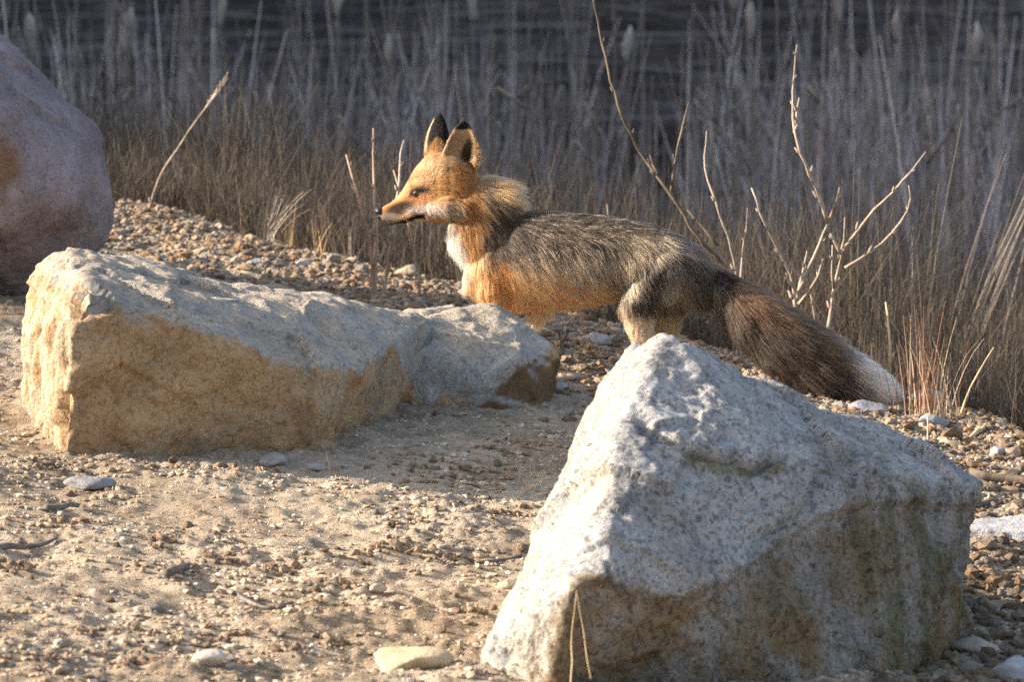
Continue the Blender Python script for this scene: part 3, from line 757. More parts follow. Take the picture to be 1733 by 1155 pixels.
def stick(pix, r, label, mat=M_stick, buds=0, name='stick', cat='stick', group=None):
    r = r * 1.3
    P_s = [hit1(a_, b_) for a_, b_ in pix]
    o_ = P_s[0].copy(); pts = []
    for q in P_s: pts.append(np.array([q[0], q[1], q[2] + r * 1.0]) - o_)
    me_ = stem_mesh(name, pts, np.linspace(r, r * .55, len(pts)), mat, 7, buds, abs(int(pix[0][0])), .0015)
    o = link(name, me_); o.location = o_
    return tag(o, label, cat, group)
stick([(-30, 934), (30, 928), (70, 924), (96, 916)], .0042, 'dark crooked stick lying at the edge of the open sand')
stick([(78, 876), (105, 868), (132, 858)], .0050, 'short thick dark stick on the sand below the flat grey stone')
stick([(372, 992), (400, 1008), (430, 1022), (462, 1028), (494, 1018)], .0038, 'curved twig half buried in the middle of the sand', buds=2)
stick([(280, 984), (302, 976), (322, 966)], .0060, 'stubby dark piece of wood on the open sand')
stick([(805, 948), (845, 945), (882, 940)], .0032, 'thin straight twig on the sand towards the granite rock')
stick([(1640, 812), (1690, 818), (1760, 828)], .0085, 'thick grey brown branch lying behind the granite rock', M_twig_dark)
stick([(1655, 834), (1700, 838), (1770, 842)], .0060, 'brown branch lying next to the thick grey brown branch', M_twig_dark)
stick([(1640, 872), (1690, 870), (1770, 866)], .0050, 'thin dark straight rod on the ground above the slab')
stick([(1190, 618), (1215, 634), (1228, 645)], .0060, 'dark stick on the gravel below the tail base', M_twig_dark)
stick([(1515, 665), (1535, 682), (1552, 694)], .0050, 'dark crooked stick touching the white tail tip', M_twig_dark)
stick([(930, 655), (975, 640), (1010, 628)], .0045, 'pale twig on the gravel between long rock and granite rock', M_twig)
stick([(1640, 745), (1665, 735), (1688, 722)], .0040, 'pale straw twig on the bank rubble', M_straw)
stick([(1668, 866), (1676, 855), (1682, 846)], .0030, 'short straw coloured splinter beside the dark rod', M_straw)

# ------------------------------------------------------------------ blades of dry grass
def blades(base, height, lean, width, colours, segs=3, rs_=rng, bend=.5, name='dry_grass'):
    n = len(base); az = rs_.uniform(0, 2 * math.pi, n)
    dirv = np.stack([np.cos(az), np.sin(az)], 1) * lean[:, None]
    wa = rs_.uniform(-.6, .6, n); wd = np.stack([np.cos(wa), np.sin(wa)], 1)
    V = np.zeros((n, (segs + 1) * 2, 3))
    for k_ in range(segs + 1):
        t = k_ / segs
        c_ = base.copy()
        f_ = (1 - bend) * t + bend * t * t
        c_[:, :2] += dirv * (height * f_)[:, None]
        c_[:, 2] += height * t * np.sqrt(np.clip(1 - (lean * f_) ** 2, .05, 1))
        w_ = width * (1 - .75 * t)
        V[:, 2 * k_, :] = c_; V[:, 2 * k_ + 1, :] = c_
        V[:, 2 * k_, :2] -= wd * (w_ / 2)[:, None]; V[:, 2 * k_ + 1, :2] += wd * (w_ / 2)[:, None]
    o_ = (np.arange(n) * (segs + 1) * 2)[:, None]
    F = np.concatenate([np.stack([o_[:, 0] + 2 * k_, o_[:, 0] + 2 * k_ + 1, o_[:, 0] + 2 * k_ + 3, o_[:, 0] + 2 * k_ + 2], 1) for k_ in range(segs)])
    me_ = mesh_np(name, V.reshape(-1, 3), F, M_grass)
    set_col(me_, np.repeat(colours, (segs + 1) * 2, 0))
    return me_
def frustum_x(y, margin, n, rs_):
    half = 866 / FPX * (y + 13) * margin
    return rs_.uniform(-1, 1, n) * half
rs = np.random.default_rng(33)
GR = np.array([(.14, .110, .082), (.105, .086, .066), (.17, .128, .098), (.085, .072, .056), (.20, .165, .13), (.15, .10, .074), (.12, .105, .072)])
n = 175000
y = rs.uniform(0, 1, n) ** 1.5 * 9.0; x = frustum_x(y, 1.5, n, rs); y = y + crest_y(x) + .16
clump = n2(x, y, 1.4, 40.0, 3)
k_ = rs.random(n) < ss(-.7, .2, clump) * .6 + .4
x, y, clump = x[k_], y[k_], clump[k_]
b = np.stack([x, y, ground_base(x, y) - .02], 1); n = len(b)
dc_ = y - crest_y(x); h = rs.uniform(.09, .40, n) ** 1.0 * (1 + .6 * clump) * (.30 + .70 * ss(0, 1.1, dc_)) * (1 + .35 * ss(1.5, 5, dc_)) * (1 + .25 * ss(.1, 1.2, x))
me = blades(b, h, np.clip(np.abs(rs.normal(.42, .34, n)), 0, .95), rs.uniform(.0008, .0020, n) * (1 + .8 * ss(1.5, 6, y)), pick(n, rs, GR * .85, .4), 2, rs)
tag(link('dry_grass', me), 'dense brown dry grass covering the shaded slope behind the bank', 'grass', kind='stuff')
# reed bed
n = 12500
y = rs.uniform(8.0, 13.0, n); x = frustum_x(y, 1.7, n, rs)
k_ = rs.random(n) < ss(-.3, .5, n2(x, y, 1.1, 55.0, 3)); x, y = x[k_], y[k_]; n = len(x)
b = np.stack([x, y, ground_base(x, y) - .03], 1)
RC = np.array([(.32, .29, .28), (.44, .405, .395), (.20, .18, .17), (.30, .25, .21), (.54, .50, .49)]) * np.array([1.12, 1.04, 1.02])
h = np.clip(rs.normal(.88, .24, n), .25, 1.7)
ln_ = np.where(rs.random(n) < .35, rs.uniform(.3, .95, n), np.abs(rs.normal(.12, .15, n))); h = np.where(ln_ > .3, h * .75, h)
me = blades(b, h, ln_, rs.uniform(.004, .014, n), pick(n, rs, RC, .45), 4, rs, .85, 'reeds')
tag(link('reeds', me), 'bed of grey broken dead reeds in the marsh', 'reeds', kind='stuff')
# dark undergrowth among and behind the reeds
n = 44000
y = rs.uniform(6, 30, n); x = frustum_x(y, 1.7, n, rs); b = np.stack([x, y, ground_base(x, y) - .02], 1)
DC = np.array([(.10, .080, .060), (.14, .11, .080), (.075, .064, .052), (.17, .135, .10)])
hh_ = rs.uniform(.15, .75, n) * (1 - .72 * ss(11.5, 14, y)) * (1 + .7 * n2(x, y, .8, 71.0, 2))
me = blades(b, np.clip(hh_, .06, 1), np.abs(rs.normal(.35, .28, n)), rs.uniform(.004, .011, n), pick(n, rs, DC, .4) * (1 - .45 * ss(12, 15, y))[:, None], 3, rs, .6, 'undergrowth')
tag(link('undergrowth', me), 'dark matted undergrowth between the dead reeds', 'undergrowth', kind='stuff')
# flattened reed mats in strips across the far marsh
n = 9000
strip = rs.choice([17.2, 19.0, 20.3, 22.4, 23.6, 25.5], n); y = strip + rs.normal(0, .42, n) ; x = frustum_x(y, 1.6, n, rs)
y = y + .25 * n2(x, y * 0, .7, 61.0, 2)
b = np.stack([x, y, ground_base(x, y) + rs.uniform(.0, .16, n)], 1)
az = rs.normal(0, .12, n); L = rs.uniform(.2, .8, n); w_ = rs.uniform(.008, .016, n)
dx = np.stack([np.cos(az), np.sin(az), rs.normal(0, .05, n)], 1) * (L / 2)[:, None]; up = np.stack([np.zeros(n), np.zeros(n), w_], 1)
V = np.stack([b - dx, b + dx, b + dx + up, b - dx + up], 1).reshape(-1, 3)
me = mesh_np('flattened_reeds', V, np.arange(4 * n).reshape(-1, 4), M_grass); set_col(me, np.repeat(pick(n, rs, RC * .34, .5), 4, 0))
tag(link('flattened_reeds', me), 'flattened grey reed mats lying in strips across the far marsh', 'reeds', kind='stuff')

# single cattail stalks
def cattail(px, Y, top_py, head, lean, label, group, seed):
    x0 = at(px, 300, Y)[0]; zg = float(ground_base(x0, Y)); top = at(px + lean, top_py, Y)
    root = link('cattail', None); root.location = (x0, Y, zg); tag(root, label, 'cattail', group)
    rs_ = np.random.default_rng(seed)
    t_ = top - np.array([x0, Y, zg]); pts = [np.array([0, 0, -.05]), t_ * .35 + rs_.normal(0, .012, 3), t_ * .7 + rs_.normal(0, .02, 3), t_]
    link('stem', stem_mesh('stem', pts, [.0055, .005, .004, .003], M_reed, 5, 0, seed, .001), root)
    if head:
        d_ = t_ - pts[2]; d_ /= np.linalg.norm(d_); e = t_ - d_ * .02
        s_ = rs_.uniform(.8, 1.25)
        me_ = stem_mesh('seed_head', [e, e + d_ * .03, e + d_ * .075 * s_, e + d_ * .12 * s_, e + d_ * .135 * s_], np.array([.006, .013, .018, .013, .004]) * s_, M_fluff, 9, 0, seed, .004)
        link('seed_head', me_, root)
heads = [(1275, 9.0, 60), (1510, 8.6, 62), (1655, 9.5, 100), (565, 8.4, 22), (655, 9.2, 105), (1240, 10.5, 12), (205, 9.8, 82), (375, 11, 40), (795, 12, 30), (1060, 10.2, 100), (1420, 11.5, 30), (60, 10.4, 90)]
for i_, (px, Y_, py) in enumerate(heads):
    cattail(px, Y_, py, True, random.uniform(-8, 8), 'dead cattail stalk topped by a pale fluffy seed head', 'cattails with seed heads', 300 + i_)
for i_ in range(64):
    px = random.uniform(-40, 1770)
    cattail(px, random.uniform(8.0, 13), random.uniform(-120, 60) if i_ % 4 == 0 else random.uniform(70, 230), False, random.gauss(0, 14), 'tall bare upright cattail stalk standing in the marsh', 'bare cattail stalks', 400 + i_)
def broken(px, Y, py0, py1, lean, seed):
    x0 = at(px, 300, Y)[0]; zg = float(ground_base(x0, Y)); k0 = at(px, py1, Y) - np.array([x0, Y, zg])
    e = at(px + lean, py0, Y) - np.array([x0, Y, zg])
    o = link('broken_reed', stem_mesh('broken_reed', [np.array([0, 0, -.05]), k0 * .6, k0, k0 * .45 + e * .55 + np.array([0, -.05, 0]), e], [.006, .006, .007, .007, .004], M_reed, 5, 0, seed, .001))
    o.location = (x0, Y, zg); tag(o, 'dead reed snapped over and hanging bent in the marsh', 'reed', 'snapped reeds')
for i_ in range(46):
    t_ = random.uniform(130, 235); broken(random.uniform(-20, 1750), random.uniform(7.2, 11), t_ + random.uniform(25, 75), t_, random.choice([-1, 1]) * random.uniform(14, 60), 500 + i_)

# individual tufts
def tuft(px, py, n_, hmin, hmax, spread, lean, label, colr, cat='grass tuft', name='grass_tuft', width=.003, Y=None, curl=.6, bias=0.0):
    p = hit1(px, py) if Y is None else None
    if p is None:
        x0 = at(px, py, Y)[0]; p = np.array([x0, Y, float(ground_base(x0, Y))])
    rs_ = np.random.default_rng(int(px)); b_ = np.zeros((n_, 3)); b_[:, 0] = rs_.normal(0, spread, n_); b_[:, 1] = rs_.normal(0, spread, n_); b_[:, 2] = -.02
    h_ = rs_.uniform(hmin, hmax, n_)
    me_ = blades(b_, h_, np.abs(rs_.normal(lean, lean * .6, n_)), np.full(n_, width), pick(n_, rs_, np.array(colr), .2), 5, rs_, curl, name)
    if bias:
        v = verts_of(me_); v[:, 0] += bias * np.clip(v[:, 2], 0, None) ** 1.5; set_verts(me_, v)
    o = link(name, me_); o.location = p
    return tag(o, label, cat)
STR = [(.50, .34, .17), (.42, .27, .13), (.36, .25, .14)]; GRY = [(.32, .27, .22), (.26, .21, .17), (.38, .32, .26)]; RED = [(.34, .15, .085), (.42, .26, .16), (.48, .35, .24), (.30, .16, .10)]
tuft(487, 418, 16, .05, .13, .012, .22, 'upright straw tuft at the edge of the gravel ridge', STR)
tuft(505, 408, 12, .06, .12, .010, .30, 'small curled straw tuft beside the upright straw tuft', STR)
tuft(455, 412, 40, .09, .15, .010, .22, 'greyish drooping grass tuft leaning over the gravel ridge', GRY, bias=1.4)
tuft(590, 440, 6, .06, .10, .006, .4, 'sparse wiry grass between the straw tuft and the fox twigs', GRY, width=.0018)
tuft(1556, 708, 70, .08, .25, .022, .20, 'reddish dry weed clump beside the white tail tip', RED, width=.0022)
tuft(1600, 722, 40, .07, .19, .018, .22, 'pale dry weed clump beside the reddish one', [(.42, .33, .24), (.34, .25, .17)], width=.0020)
tuft(1410, 660, 30, .05, .14, .05, .25, 'thin dry stems below the white part of the tail', RED, width=.0018)
tuft(1600, 430, 24, .55, .85, .02, .10, 'tall arching bunch of tan grass beyond the saplings', GRY, Y=1.8, bias=.35, width=.004)
tuft(1540, 430, 14, .5, .8, .015, .08, 'tall thin tan grass stems beside the arching bunch', GRY, Y=1.9, bias=.22, width=.0035)
tuft(1680, 430, 14, .4, .65, .02, .14, 'loose grass stems at the end of the slope', GRY, Y=2.0, bias=.5, width=.003)
tuft(1262, 655, 9, .01, .03, .008, .4, 'tiny yellow green sprig under the tail', [(.35, .33, .08), (.28, .30, .08)], width=.005, cat='sprig', name='sprig')
tuft(1178, 612, 7, .015, .035, .006, .3, 'tiny green sprout behind the granite peak', [(.20, .30, .08)], width=.005, cat='sprout', name='sprout')
tuft(968, 582, 7, .01, .02, .008, .4, 'small yellowish sprout on the gravel under the fox belly', [(.36, .32, .08)], width=.006, cat='sprout', name='sprout')


# ------------------------------------------------------------------ the fox
FY = 0.02
PX = 1 / 850.0
YAW = 0.20                              # the fox heads slightly away from the camera
def axis_y(px): return FY + YAW * (1000 - px) * PX
def W(px, py, yo=0.0): return np.array(at(px, py, axis_y(px) + yo * PX))
def ring_loft(bm, secs, nseg=28, expo=2.0):
    rings = []
    for (cx_, cy_, hh, hw, yo, tilt) in secs:
        ring = []
        for k_ in range(nseg):
            a_ = 2 * math.pi * k_ / nseg; ca, sa = math.cos(a_), math.sin(a_)
            ca = math.copysign(abs(ca) ** (2 / expo), ca); sa = math.copysign(abs(sa) ** (2 / expo), sa)
            dx, dv = math.sin(tilt) * sa * hh, -math.cos(tilt) * sa * hh
            ring.append(bm.verts.new(W(cx_ + dx, cy_ + dv, yo + ca * hw)))
        rings.append(ring)
    for r0, r1 in zip(rings[:-1], rings[1:]):
        for k_ in range(nseg):
            bm.faces.new((r0[k_], r0[(k_ + 1) % nseg], r1[(k_ + 1) % nseg], r1[k_]))
    bm.faces.new(rings[0][::-1]); bm.faces.new(rings[-1])
_ico = ico_np(2)
def ball(bm, c, r):
    vs_ = [bm.verts.new(np.asarray(c) + _ico[0][i] * np.asarray(r)) for i in range(len(_ico[0]))]
    for f_ in _ico[1]: bm.faces.new([vs_[i] for i in f_])
def chain(bm, pts):
    """pts: (px, py, yo, radius_px[, y squash])"""
    for p0, p1 in zip(pts[:-1], pts[1:]):
        a_ = W(*p0[:3]); b_ = W(*p1[:3]); L_ = np.linalg.norm(b_ - a_); n_ = max(2, int(L_ / (min(p0[3], p1[3]) * PX * .45)) + 1)
        for t in np.linspace(0, 1, n_):
            r_ = (p0[3] + (p1[3] - p0[3]) * t) * PX; sq = (p0[4] if len(p0) > 4 else 1) * (1 - t) + (p1[4] if len(p1) > 4 else 1) * t
            ball(bm, a_ + (b_ - a_) * t, (r_, r_ * sq, r_))
def V_(x_, top, bot, hw, yo=0.0): return (x_, (top + bot) / 2, (bot - top) / 2, hw, yo, 0.0)

fb = bmesh.new()
# trunk
ring_loft(fb, [V_(792, 428, 484, 20), V_(806, 400, 503, 36), V_(830, 374, 514, 47), V_(870, 358, 521, 54), V_(930, 359, 523, 58), V_(990, 364, 513, 55),
               V_(1040, 370, 500, 51), V_(1090, 380, 504, 52), V_(1135, 396, 507, 50), V_(1175, 417, 512, 42), V_(1200, 442, 508, 27), V_(1212, 462, 490, 12)])
# neck
ring_loft(fb, [(766, 328, 38, 36, 0, .15), (787, 344, 50, 39, 0, .6), (811, 366, 62, 42, 0, .85), (834, 400, 62, 45, 0, .8), (862, 428, 66, 45, 0, .7)])
# head
ring_loft(fb, [(639, 362, 5, 5, 0, 0), V_(645, 352, 370, 8), V_(652, 347, 378, 11), V_(661, 343, 384, 13), V_(670, 335, 382, 14.5), V_(678, 327, 380, 16), V_(686, 314, 378, 18.5), V_(694, 300, 376, 22), V_(704, 284, 375, 27),
               V_(716, 270, 374, 33), V_(730, 263, 373, 38), V_(748, 260, 374, 42), V_(766, 262, 373, 42), V_(784, 272, 370, 38), V_(798, 288, 360, 30), V_(806, 306, 346, 20)], expo=2.2)
for s_ in (-1, 1):
    chain(fb, [(735, 350, s_ * 26, 14), (758, 348, s_ * 34, 19), (780, 352, s_ * 33, 18)])       # cheek
    chain(fb, [(697, 316, s_ * 18, 5), (712, 311, s_ * 25, 6), (732, 308, s_ * 32, 7)])        # brow
    chain(fb, [(655, 368, s_ * 8, 9), (675, 368, s_ * 11, 10), (695, 366, s_ * 15, 10)])         # upper lip
# legs: near fore, far fore, near hind, far hind
chain(fb, [(846, 425, -20, 36, .75), (838, 455, -24, 32, .75), (836, 485, -26, 27, .8), (840, 512, -25, 20), (836, 545, -24, 14), (826, 585, -24, 11), (820, 612, -25, 11), (806, 620, -26, 10), (797, 622, -26, 8)])
chain(fb, [(868, 470, 26, 30, .8), (915, 520, 26, 18), (908, 540, 24, 14), (878, 562, 24, 12), (856, 592, 22, 10), (846, 610, 22, 10), (832, 614, 22, 9)])
chain(fb, [(1130, 452, -24, 46, .7), (1098, 482, -28, 36, .7), (1080, 512, -28, 26), (1083, 545, -28, 22), (1089, 578, -26, 17), (1096, 600, -26, 12), (1082, 624, -26, 10), (1066, 634, -26, 10), (1054, 636, -26, 8)])
chain(fb, [(1145, 470, 22, 42, .7), (1128, 512, 24, 26), (1128, 548, 24, 20), (1133, 580, 24, 15), (1140, 600, 24, 10), (1124, 618, 24, 10), (1108, 626, 24, 9)])
# tail
TAIL = [(1196, 462, 0, 20), (1228, 492, -4, 27), (1268, 530, -10, 39), (1318, 570, -16, 44), (1378, 608, -20, 43), (1432, 636, -22, 35), (1474, 652, -22, 24), (1498, 662, -22, 13)]
chain(fb, TAIL)
# ears: thin cupped shells
def ear(base, tip, lean_x, hw, yo, open_dir, tipyo):
    """base, tip: pixel centres; cup opens towards open_dir (-1: camera side)"""
    secs = []
    for t in np.linspace(0, 1, 9):
        cx_ = base[0] + (tip[0] - base[0]) * t + lean_x * math.sin(t * math.pi); cy_ = base[1] + (tip[1] - base[1]) * t
        w_ = hw * (1 - t ** 2.3) ** .75 * (1 - .05 * t) + 2.5
        secs.append((cx_, cy_, w_, yo + (tipyo - yo) * t))
    nn = 11; outer, inner = [], []
    for (cx_, cy_, w_, y_) in secs:
        ro, ri = [], []
        for k_ in range(nn):
            a_ = math.pi * (k_ / (nn - 1)); dx = -math.cos(a_) * w_; dep = math.sin(a_) * w_ * .62
            ro.append(fb.verts.new(W(cx_ + dx, cy_, y_ - open_dir * dep)))
            th = 5.0
            ri.append(fb.verts.new(W(cx_ - math.cos(a_) * max(w_ - th * .6, 1), cy_, y_ - open_dir * (math.sin(a_) * max(w_ * .62 - th, -1)) + open_dir * 1.5)))
        outer.append(ro); inner.append(ri)
    for G_, flip in ((outer, 0), (inner, 1)):
        for r0, r1 in zip(G_[:-1], G_[1:]):
            for k_ in range(nn - 1):
                q_ = (r0[k_], r0[k_ + 1], r1[k_ + 1], r1[k_]); fb.faces.new(q_ if not flip else q_[::-1])
    for r_o, r_i in zip(zip(outer[:-1], outer[1:]), zip(inner[:-1], inner[1:])):
        fb.faces.new((r_o[0][0], r_o[1][0], r_i[1][0], r_i[0][0])); fb.faces.new((r_o[0][-1], r_i[0][-1], r_i[1][-1], r_o[1][-1]))
    for k_ in range(nn - 1):
        fb.faces.new((outer[0][k_], inner[0][k_], inner[0][k_ + 1], outer[0][k_ + 1])); fb.faces.new((outer[-1][k_], outer[-1][k_ + 1], inner[-1][k_ + 1], inner[-1][k_]))
ear((770, 290), (785, 203), 3, 30, -15, -1, -19)
ear((742, 273), (744, 190), -2, 22, 14, 1, 20)

fox_me = remesh(fb, .0026, 'body')
smooth_mesh(fox_me, 5, .5)
fv = verts_of(fox_me); fn = normals_of(fox_me)
MX, MY = [648, 656, 664, 675, 688, 702, 716], [374, 380, 382, 379, 373, 368, 365]
def mouth_d(u, w): return np.abs(w - np.interp(u, MX, MY)) + 60 * (u > 718) + 60 * (u < 648) + 60 * (w < 355)
_u, _w = project(fv)
fv = fv - fn * (2.6 * PX * np.exp(-(mouth_d(_u, _w) / 2.6) ** 2))[:, None]
set_verts(fox_me, fv); fn = normals_of(fox_me)
fox_root = link('fox', None); fox_root.location = (float(W(960, 600)[0]), FY, float(ground_z(np.array([W(960, 600)[0]]), np.array([FY]))[0]))
tag(fox_root, 'red fox in profile standing on the gravel bank between the two rocks', 'fox')
FO = np.array(fox_root.location)

# ---- coat colours as a function of the place on the body
ORG = np.array([.46, .225, .075]); GOLD = np.array([.56, .345, .15]); CRM = np.array([.62, .475, .315]); WHT = np.array([.80, .75, .67]); BLK = np.array([.013, .011, .010])
DKB = np.array([.085, .060, .042]); GRY_ = np.array([.30, .225, .15]); RUS = np.array([.33, .125, .045]); SIL = np.array([.36, .31, .245])
def blob(u, w, cx_, cy_, rx, ry, ang=0.0, hard=.35):
    c_, s_ = math.cos(R(ang)), math.sin(R(ang)); du, dw = u - cx_, w - cy_
    a_ = (du * c_ + dw * s_) / rx; b_ = (-du * s_ + dw * c_) / ry
    return ss(1 + hard, 1 - hard, np.hypot(a_, b_))
def coat(p, nrm, rs_, strands=True):
    u, w = project(p); yo = (p[:, 1] - axis_y(u)) / PX; N = len(p)
    if strands:
        hj = .18 + .82 * ss(770, 830, u); u = u + rs_.normal(0, 5, N) * hj; w = w + rs_.normal(0, 4, N) * hj
    r1 = rs_.random(N) if strands else np.full(N, .5)
    nz = fbm(p * 26, 3); nz2 = fbm(p * np.array([60, 60, 60]) + 31, 2)
    c = np.tile(ORG, (N, 1))
    def put(colr, wgt):
        nonlocal c
        c = c + (np.asarray(colr) - c) * np.clip(wgt, 0, 1)[:, None]
    # trunk: grizzled saddle, tan flank, orange belly
    trunk = ss(815, 860, u)
    belly = np.where((r1 < .34)[:, None], GOLD * 1.12, np.where((r1 > .86)[:, None], CRM, np.where((r1 > .66)[:, None], RUS * 1.2, ORG * 1.12)))
    c = c + (belly - c) * (trunk * ss(450, 480, w))[:, None]; put(GOLD * 1.1, .8 * trunk * ss(460, 480, w) * (fbm(p * np.array([70, 70, 16]) + 3, 2) > .12))
    put(GOLD * .95, trunk * blob(u, w, 885, 462, 45, 16, 25) )
    grz = np.where((r1 < .34)[:, None], DKB, np.where((r1 < .58)[:, None], GRY_, np.where((r1 < .90)[:, None], CRM * .82, BLK))) if strands else np.tile(np.array([.16, .125, .09]), (N, 1))
    line = np.interp(u, [800, 860, 920, 1000, 1055, 1060], [430, 440, 468, 476, 484, 560]) + 26 * nz + 22 * fbm(p * np.array([75, 75, 14]) + 9, 2)
    sad = ss(22, -24, w - line) * ss(826, 852, u)
    c = c + (grz - c) * sad[:, None]
    dark_back = ss(30, -12, w - (np.interp(u, [840, 900, 1000, 1100, 1180], [410, 412, 416, 416, 430]) + 24 * nz)) * ss(842, 866, u)
    put(DKB * .5, dark_back * (.92 if strands else .8) * (r1 < .74)); put(CRM * .75, .8 * sad * (fbm(p * np.array([40, 40, 22]) + 81, 2) > .2) * (r1 > .45) * ss(395, 420, w)); put(BLK * 2, .8 * blob(u, w, 858, 378, 24, 46, 14) * (r1 < .85)); put(DKB * .6, .75 * (fbm(p * np.array([55, 55, 20]) + 61, 2) > .22) * sad * ss(425, 450, w) * (r1 < .7))
    put(CRM * .95, .7 * blob(u, w, 985, 446, 62, 22) * (r1 > .25)); put(CRM * .85, .55 * blob(u, w, 900, 440, 40, 20) * (r1 > .35))
    # haunch
    hau = ss(1052, 1066, u) * ss(1225, 1195, u)
    hz = np.where((r1 < .34)[:, None], DKB * 1.1, np.where((r1 < .70)[:, None], GRY_ * .75, SIL * .7)) if strands else np.tile(np.array([.22, .185, .14]), (N, 1))
    c = c + (hz - c) * (hau * ss(405, 430, w))[:, None]
    put(CRM * .95, .75 * blob(u, w, 1072, 455, 18, 48) * (r1 > .2)); put(CRM * .9, .6 * blob(u, w, 1100, 415, 36, 18) * (r1 > .3))
    put(DKB * .5, .95 * blob(u, w, 1104, 462, 28, 17, -40)); put(DKB * .5, .95 * blob(u, w, 1082, 504, 26, 14)); put(DKB * .6, .8 * blob(u, w, 1165, 442, 40, 14, 45)); put(DKB * .7, .7 * blob(u, w, 1185, 490, 20, 40)); put(SIL * 1.25, .8 * blob(u, w, 1132, 486, 20, 18) * (r1 > .2)); put(SIL * 1.1, .7 * blob(u, w, 1140, 420, 30, 12, 25) * (r1 > .3))
    put(np.array([.20, .14, .08]), .6 * blob(u, w, 1152, 500, 14, 50))
    # hind legs
    put(CRM * .9, ss(518, 532, w) * ss(1040, 1050, u) * ss(1125, 1112, u)); put(np.array([.40, .29, .15]), ss(520, 540, w) * ss(1106, 1118, u) * ss(1175, 1160, u))
    # fore legs and shoulder
    put(ORG * 1.1, blob(u, w, 826, 478, 40, 44)); put(GOLD * 1.05, .7 * blob(u, w, 806, 480, 16, 40)); put(CRM * 1.1, .95 * ss(520, 528, w) * ss(862, 870, u) * ss(955, 945, u) * (yo > -6) * (r1 > .2))
    put(DKB * .8, ss(585, 610, w) * ss(780, 800, u) * ss(900, 880, u)); put(BLK * 1.5, ss(600, 618, w) * (u > 1040) * (u < 1150))
    # neck: dark fur plus painted head shadow, pale nape mane brightened as if sunlit
    put(np.array([.065, .045, .030]), blob(u, w, 842, 378, 32, 58, 14)); put(np.array([.10, .075, .052]), .9 * blob(u, w, 828, 322, 26, 36, -20))
    put(GOLD * 1.1, blob(u, w, 840, 316, 56, 17, 42) * (.6 + .4 * (r1 > .4))); put(CRM * .9, .65 * blob(u, w, 850, 318, 44, 11, 46) * (r1 > .5)); put(SIL * .7, .5 * blob(u, w, 812, 300, 14, 30))
    put(ORG * .9, .85 * blob(u, w, 795, 380, 18, 46, -6))
    # throat and bib
    put(WHT, blob(u, w, 766, 415, 22, 42, -24)); put(WHT, blob(u, w, 780, 452, 12, 26, -24) * .8)
    # head
    hd = ss(812, 800, u) * ss(398, 386, w)
    put(ORG * 1.02, hd * ss(345, 330, w) * ss(260, 270, w)); put(GOLD, hd * blob(u, w, 728, 285, 30, 22, -50))
    put(GOLD * .9, hd * blob(u, w, 690, 320, 40, 9, -35)); put(RUS * 1.1, .6 * hd * blob(u, w, 700, 335, 22, 8, -20)); put(ORG, .8 * hd * blob(u, w, 752, 318, 34, 22))
    put(np.array([.52, .41, .34]), .9 * hd * blob(u, w, 722, 357, 40, 9, -4)); put(SIL * 1.05, .7 * hd * blob(u, w, 758, 354, 22, 14)); put(DKB, .7 * hd * blob(u, w, 755, 287, 9, 4)); put(CRM, .9 * hd * blob(u, w, 705, 377, 40, 6))
    put(GOLD, .6 * hd * blob(u, w, 735, 370, 20, 7)); put(SIL * .9, .8 * hd * blob(u, w, 758, 384, 16, 14))
    put(np.array([.028, .014, .010]), .97 * hd * blob(u, w, 675, 354, 25, 11, -20)); put(np.array([.19, .15, .125]), .95 * hd * blob(u, w, 657, 368, 20, 8, 8)); put(np.array([.56, .46, .39]), .95 * hd * blob(u, w, 712, 355, 26, 9, -8)); put(WHT, .95 * hd * blob(u, w, 652, 379, 7, 5))
    put(BLK, hd * blob(u, w, 709, 324, 17, 6.5, -6)); put(BLK, hd * blob(u, w, 698, 328, 8, 4, -40)); put(RUS, .6 * hd * blob(u, w, 716, 331, 10, 5))
    put(BLK, hd * ss(5.5, 2.6, mouth_d(u, w)))
    # ears: orange base, pale lining in the cup, black backs
    near_ear = ss(744, 748, u) * ss(285, 272, w) * (yo < 4) * ss(806, 803, u)
    face_in = near_ear * (nrm[:, 1] < -.05) 
    put(CRM * .82, face_in * .8); put(DKB * .7, face_in * blob(u, w, 789, 262, 9, 26, 14)); put(GOLD, .6 * face_in * blob(u, w, 760, 268, 16, 14, -30))
    put(BLK, near_ear * ((nrm[:, 1] > .15) | (w < 219)) * (w < 262))
    far_ear = ss(263, 256, w) * (yo > 4) * (u < 775)
    put(DKB * 1.5, far_ear * .8); put(BLK, far_ear * ss(250, 238, w)); put(CRM, far_ear * (nrm[:, 0] < -.72) * ss(196, 204, w))  # cream left edge is rim light painted into the fur
    # tail
    tl = ss(1205, 1222, u) * ss(440, 470, w)
    tc = np.interp(u, [q[0] for q in TAIL], [q[1] for q in TAIL])
    tcol = np.where((r1 < .5)[:, None], np.array([.055, .035, .021]), np.where((r1 < .8)[:, None], np.array([.095, .060, .034]), BLK * 1.6)) if strands else np.tile(np.array([.10, .07, .045]), (N, 1))
    c = c + (tcol - c) * tl[:, None]
    put(np.array([.19, .085, .045]), .75 * tl * blob(u, w, 1275, 505, 50, 26, 36)); put(np.array([.17, .105, .06]), .6 * tl * ss(0, -30, w - tc))
    put(BLK, blob(u, w, 1218, 468, 17, 12, 25)); put(RUS * .8, .55 * blob(u, w, 1195, 432, 34, 9, 48))
    put(WHT * .88, ss(1412, 1478, u + (rs_.normal(0, 12, N) if strands else 0) + .55 * (w - tc) * -1 + 8 * nz) )
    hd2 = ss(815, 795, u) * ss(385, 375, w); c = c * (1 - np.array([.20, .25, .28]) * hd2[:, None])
    lum = c @ np.array([.3, .55, .15]); c = c * (1 + .38 * ss(.06, .26, lum) * ss(790, 840, u))[:, None]
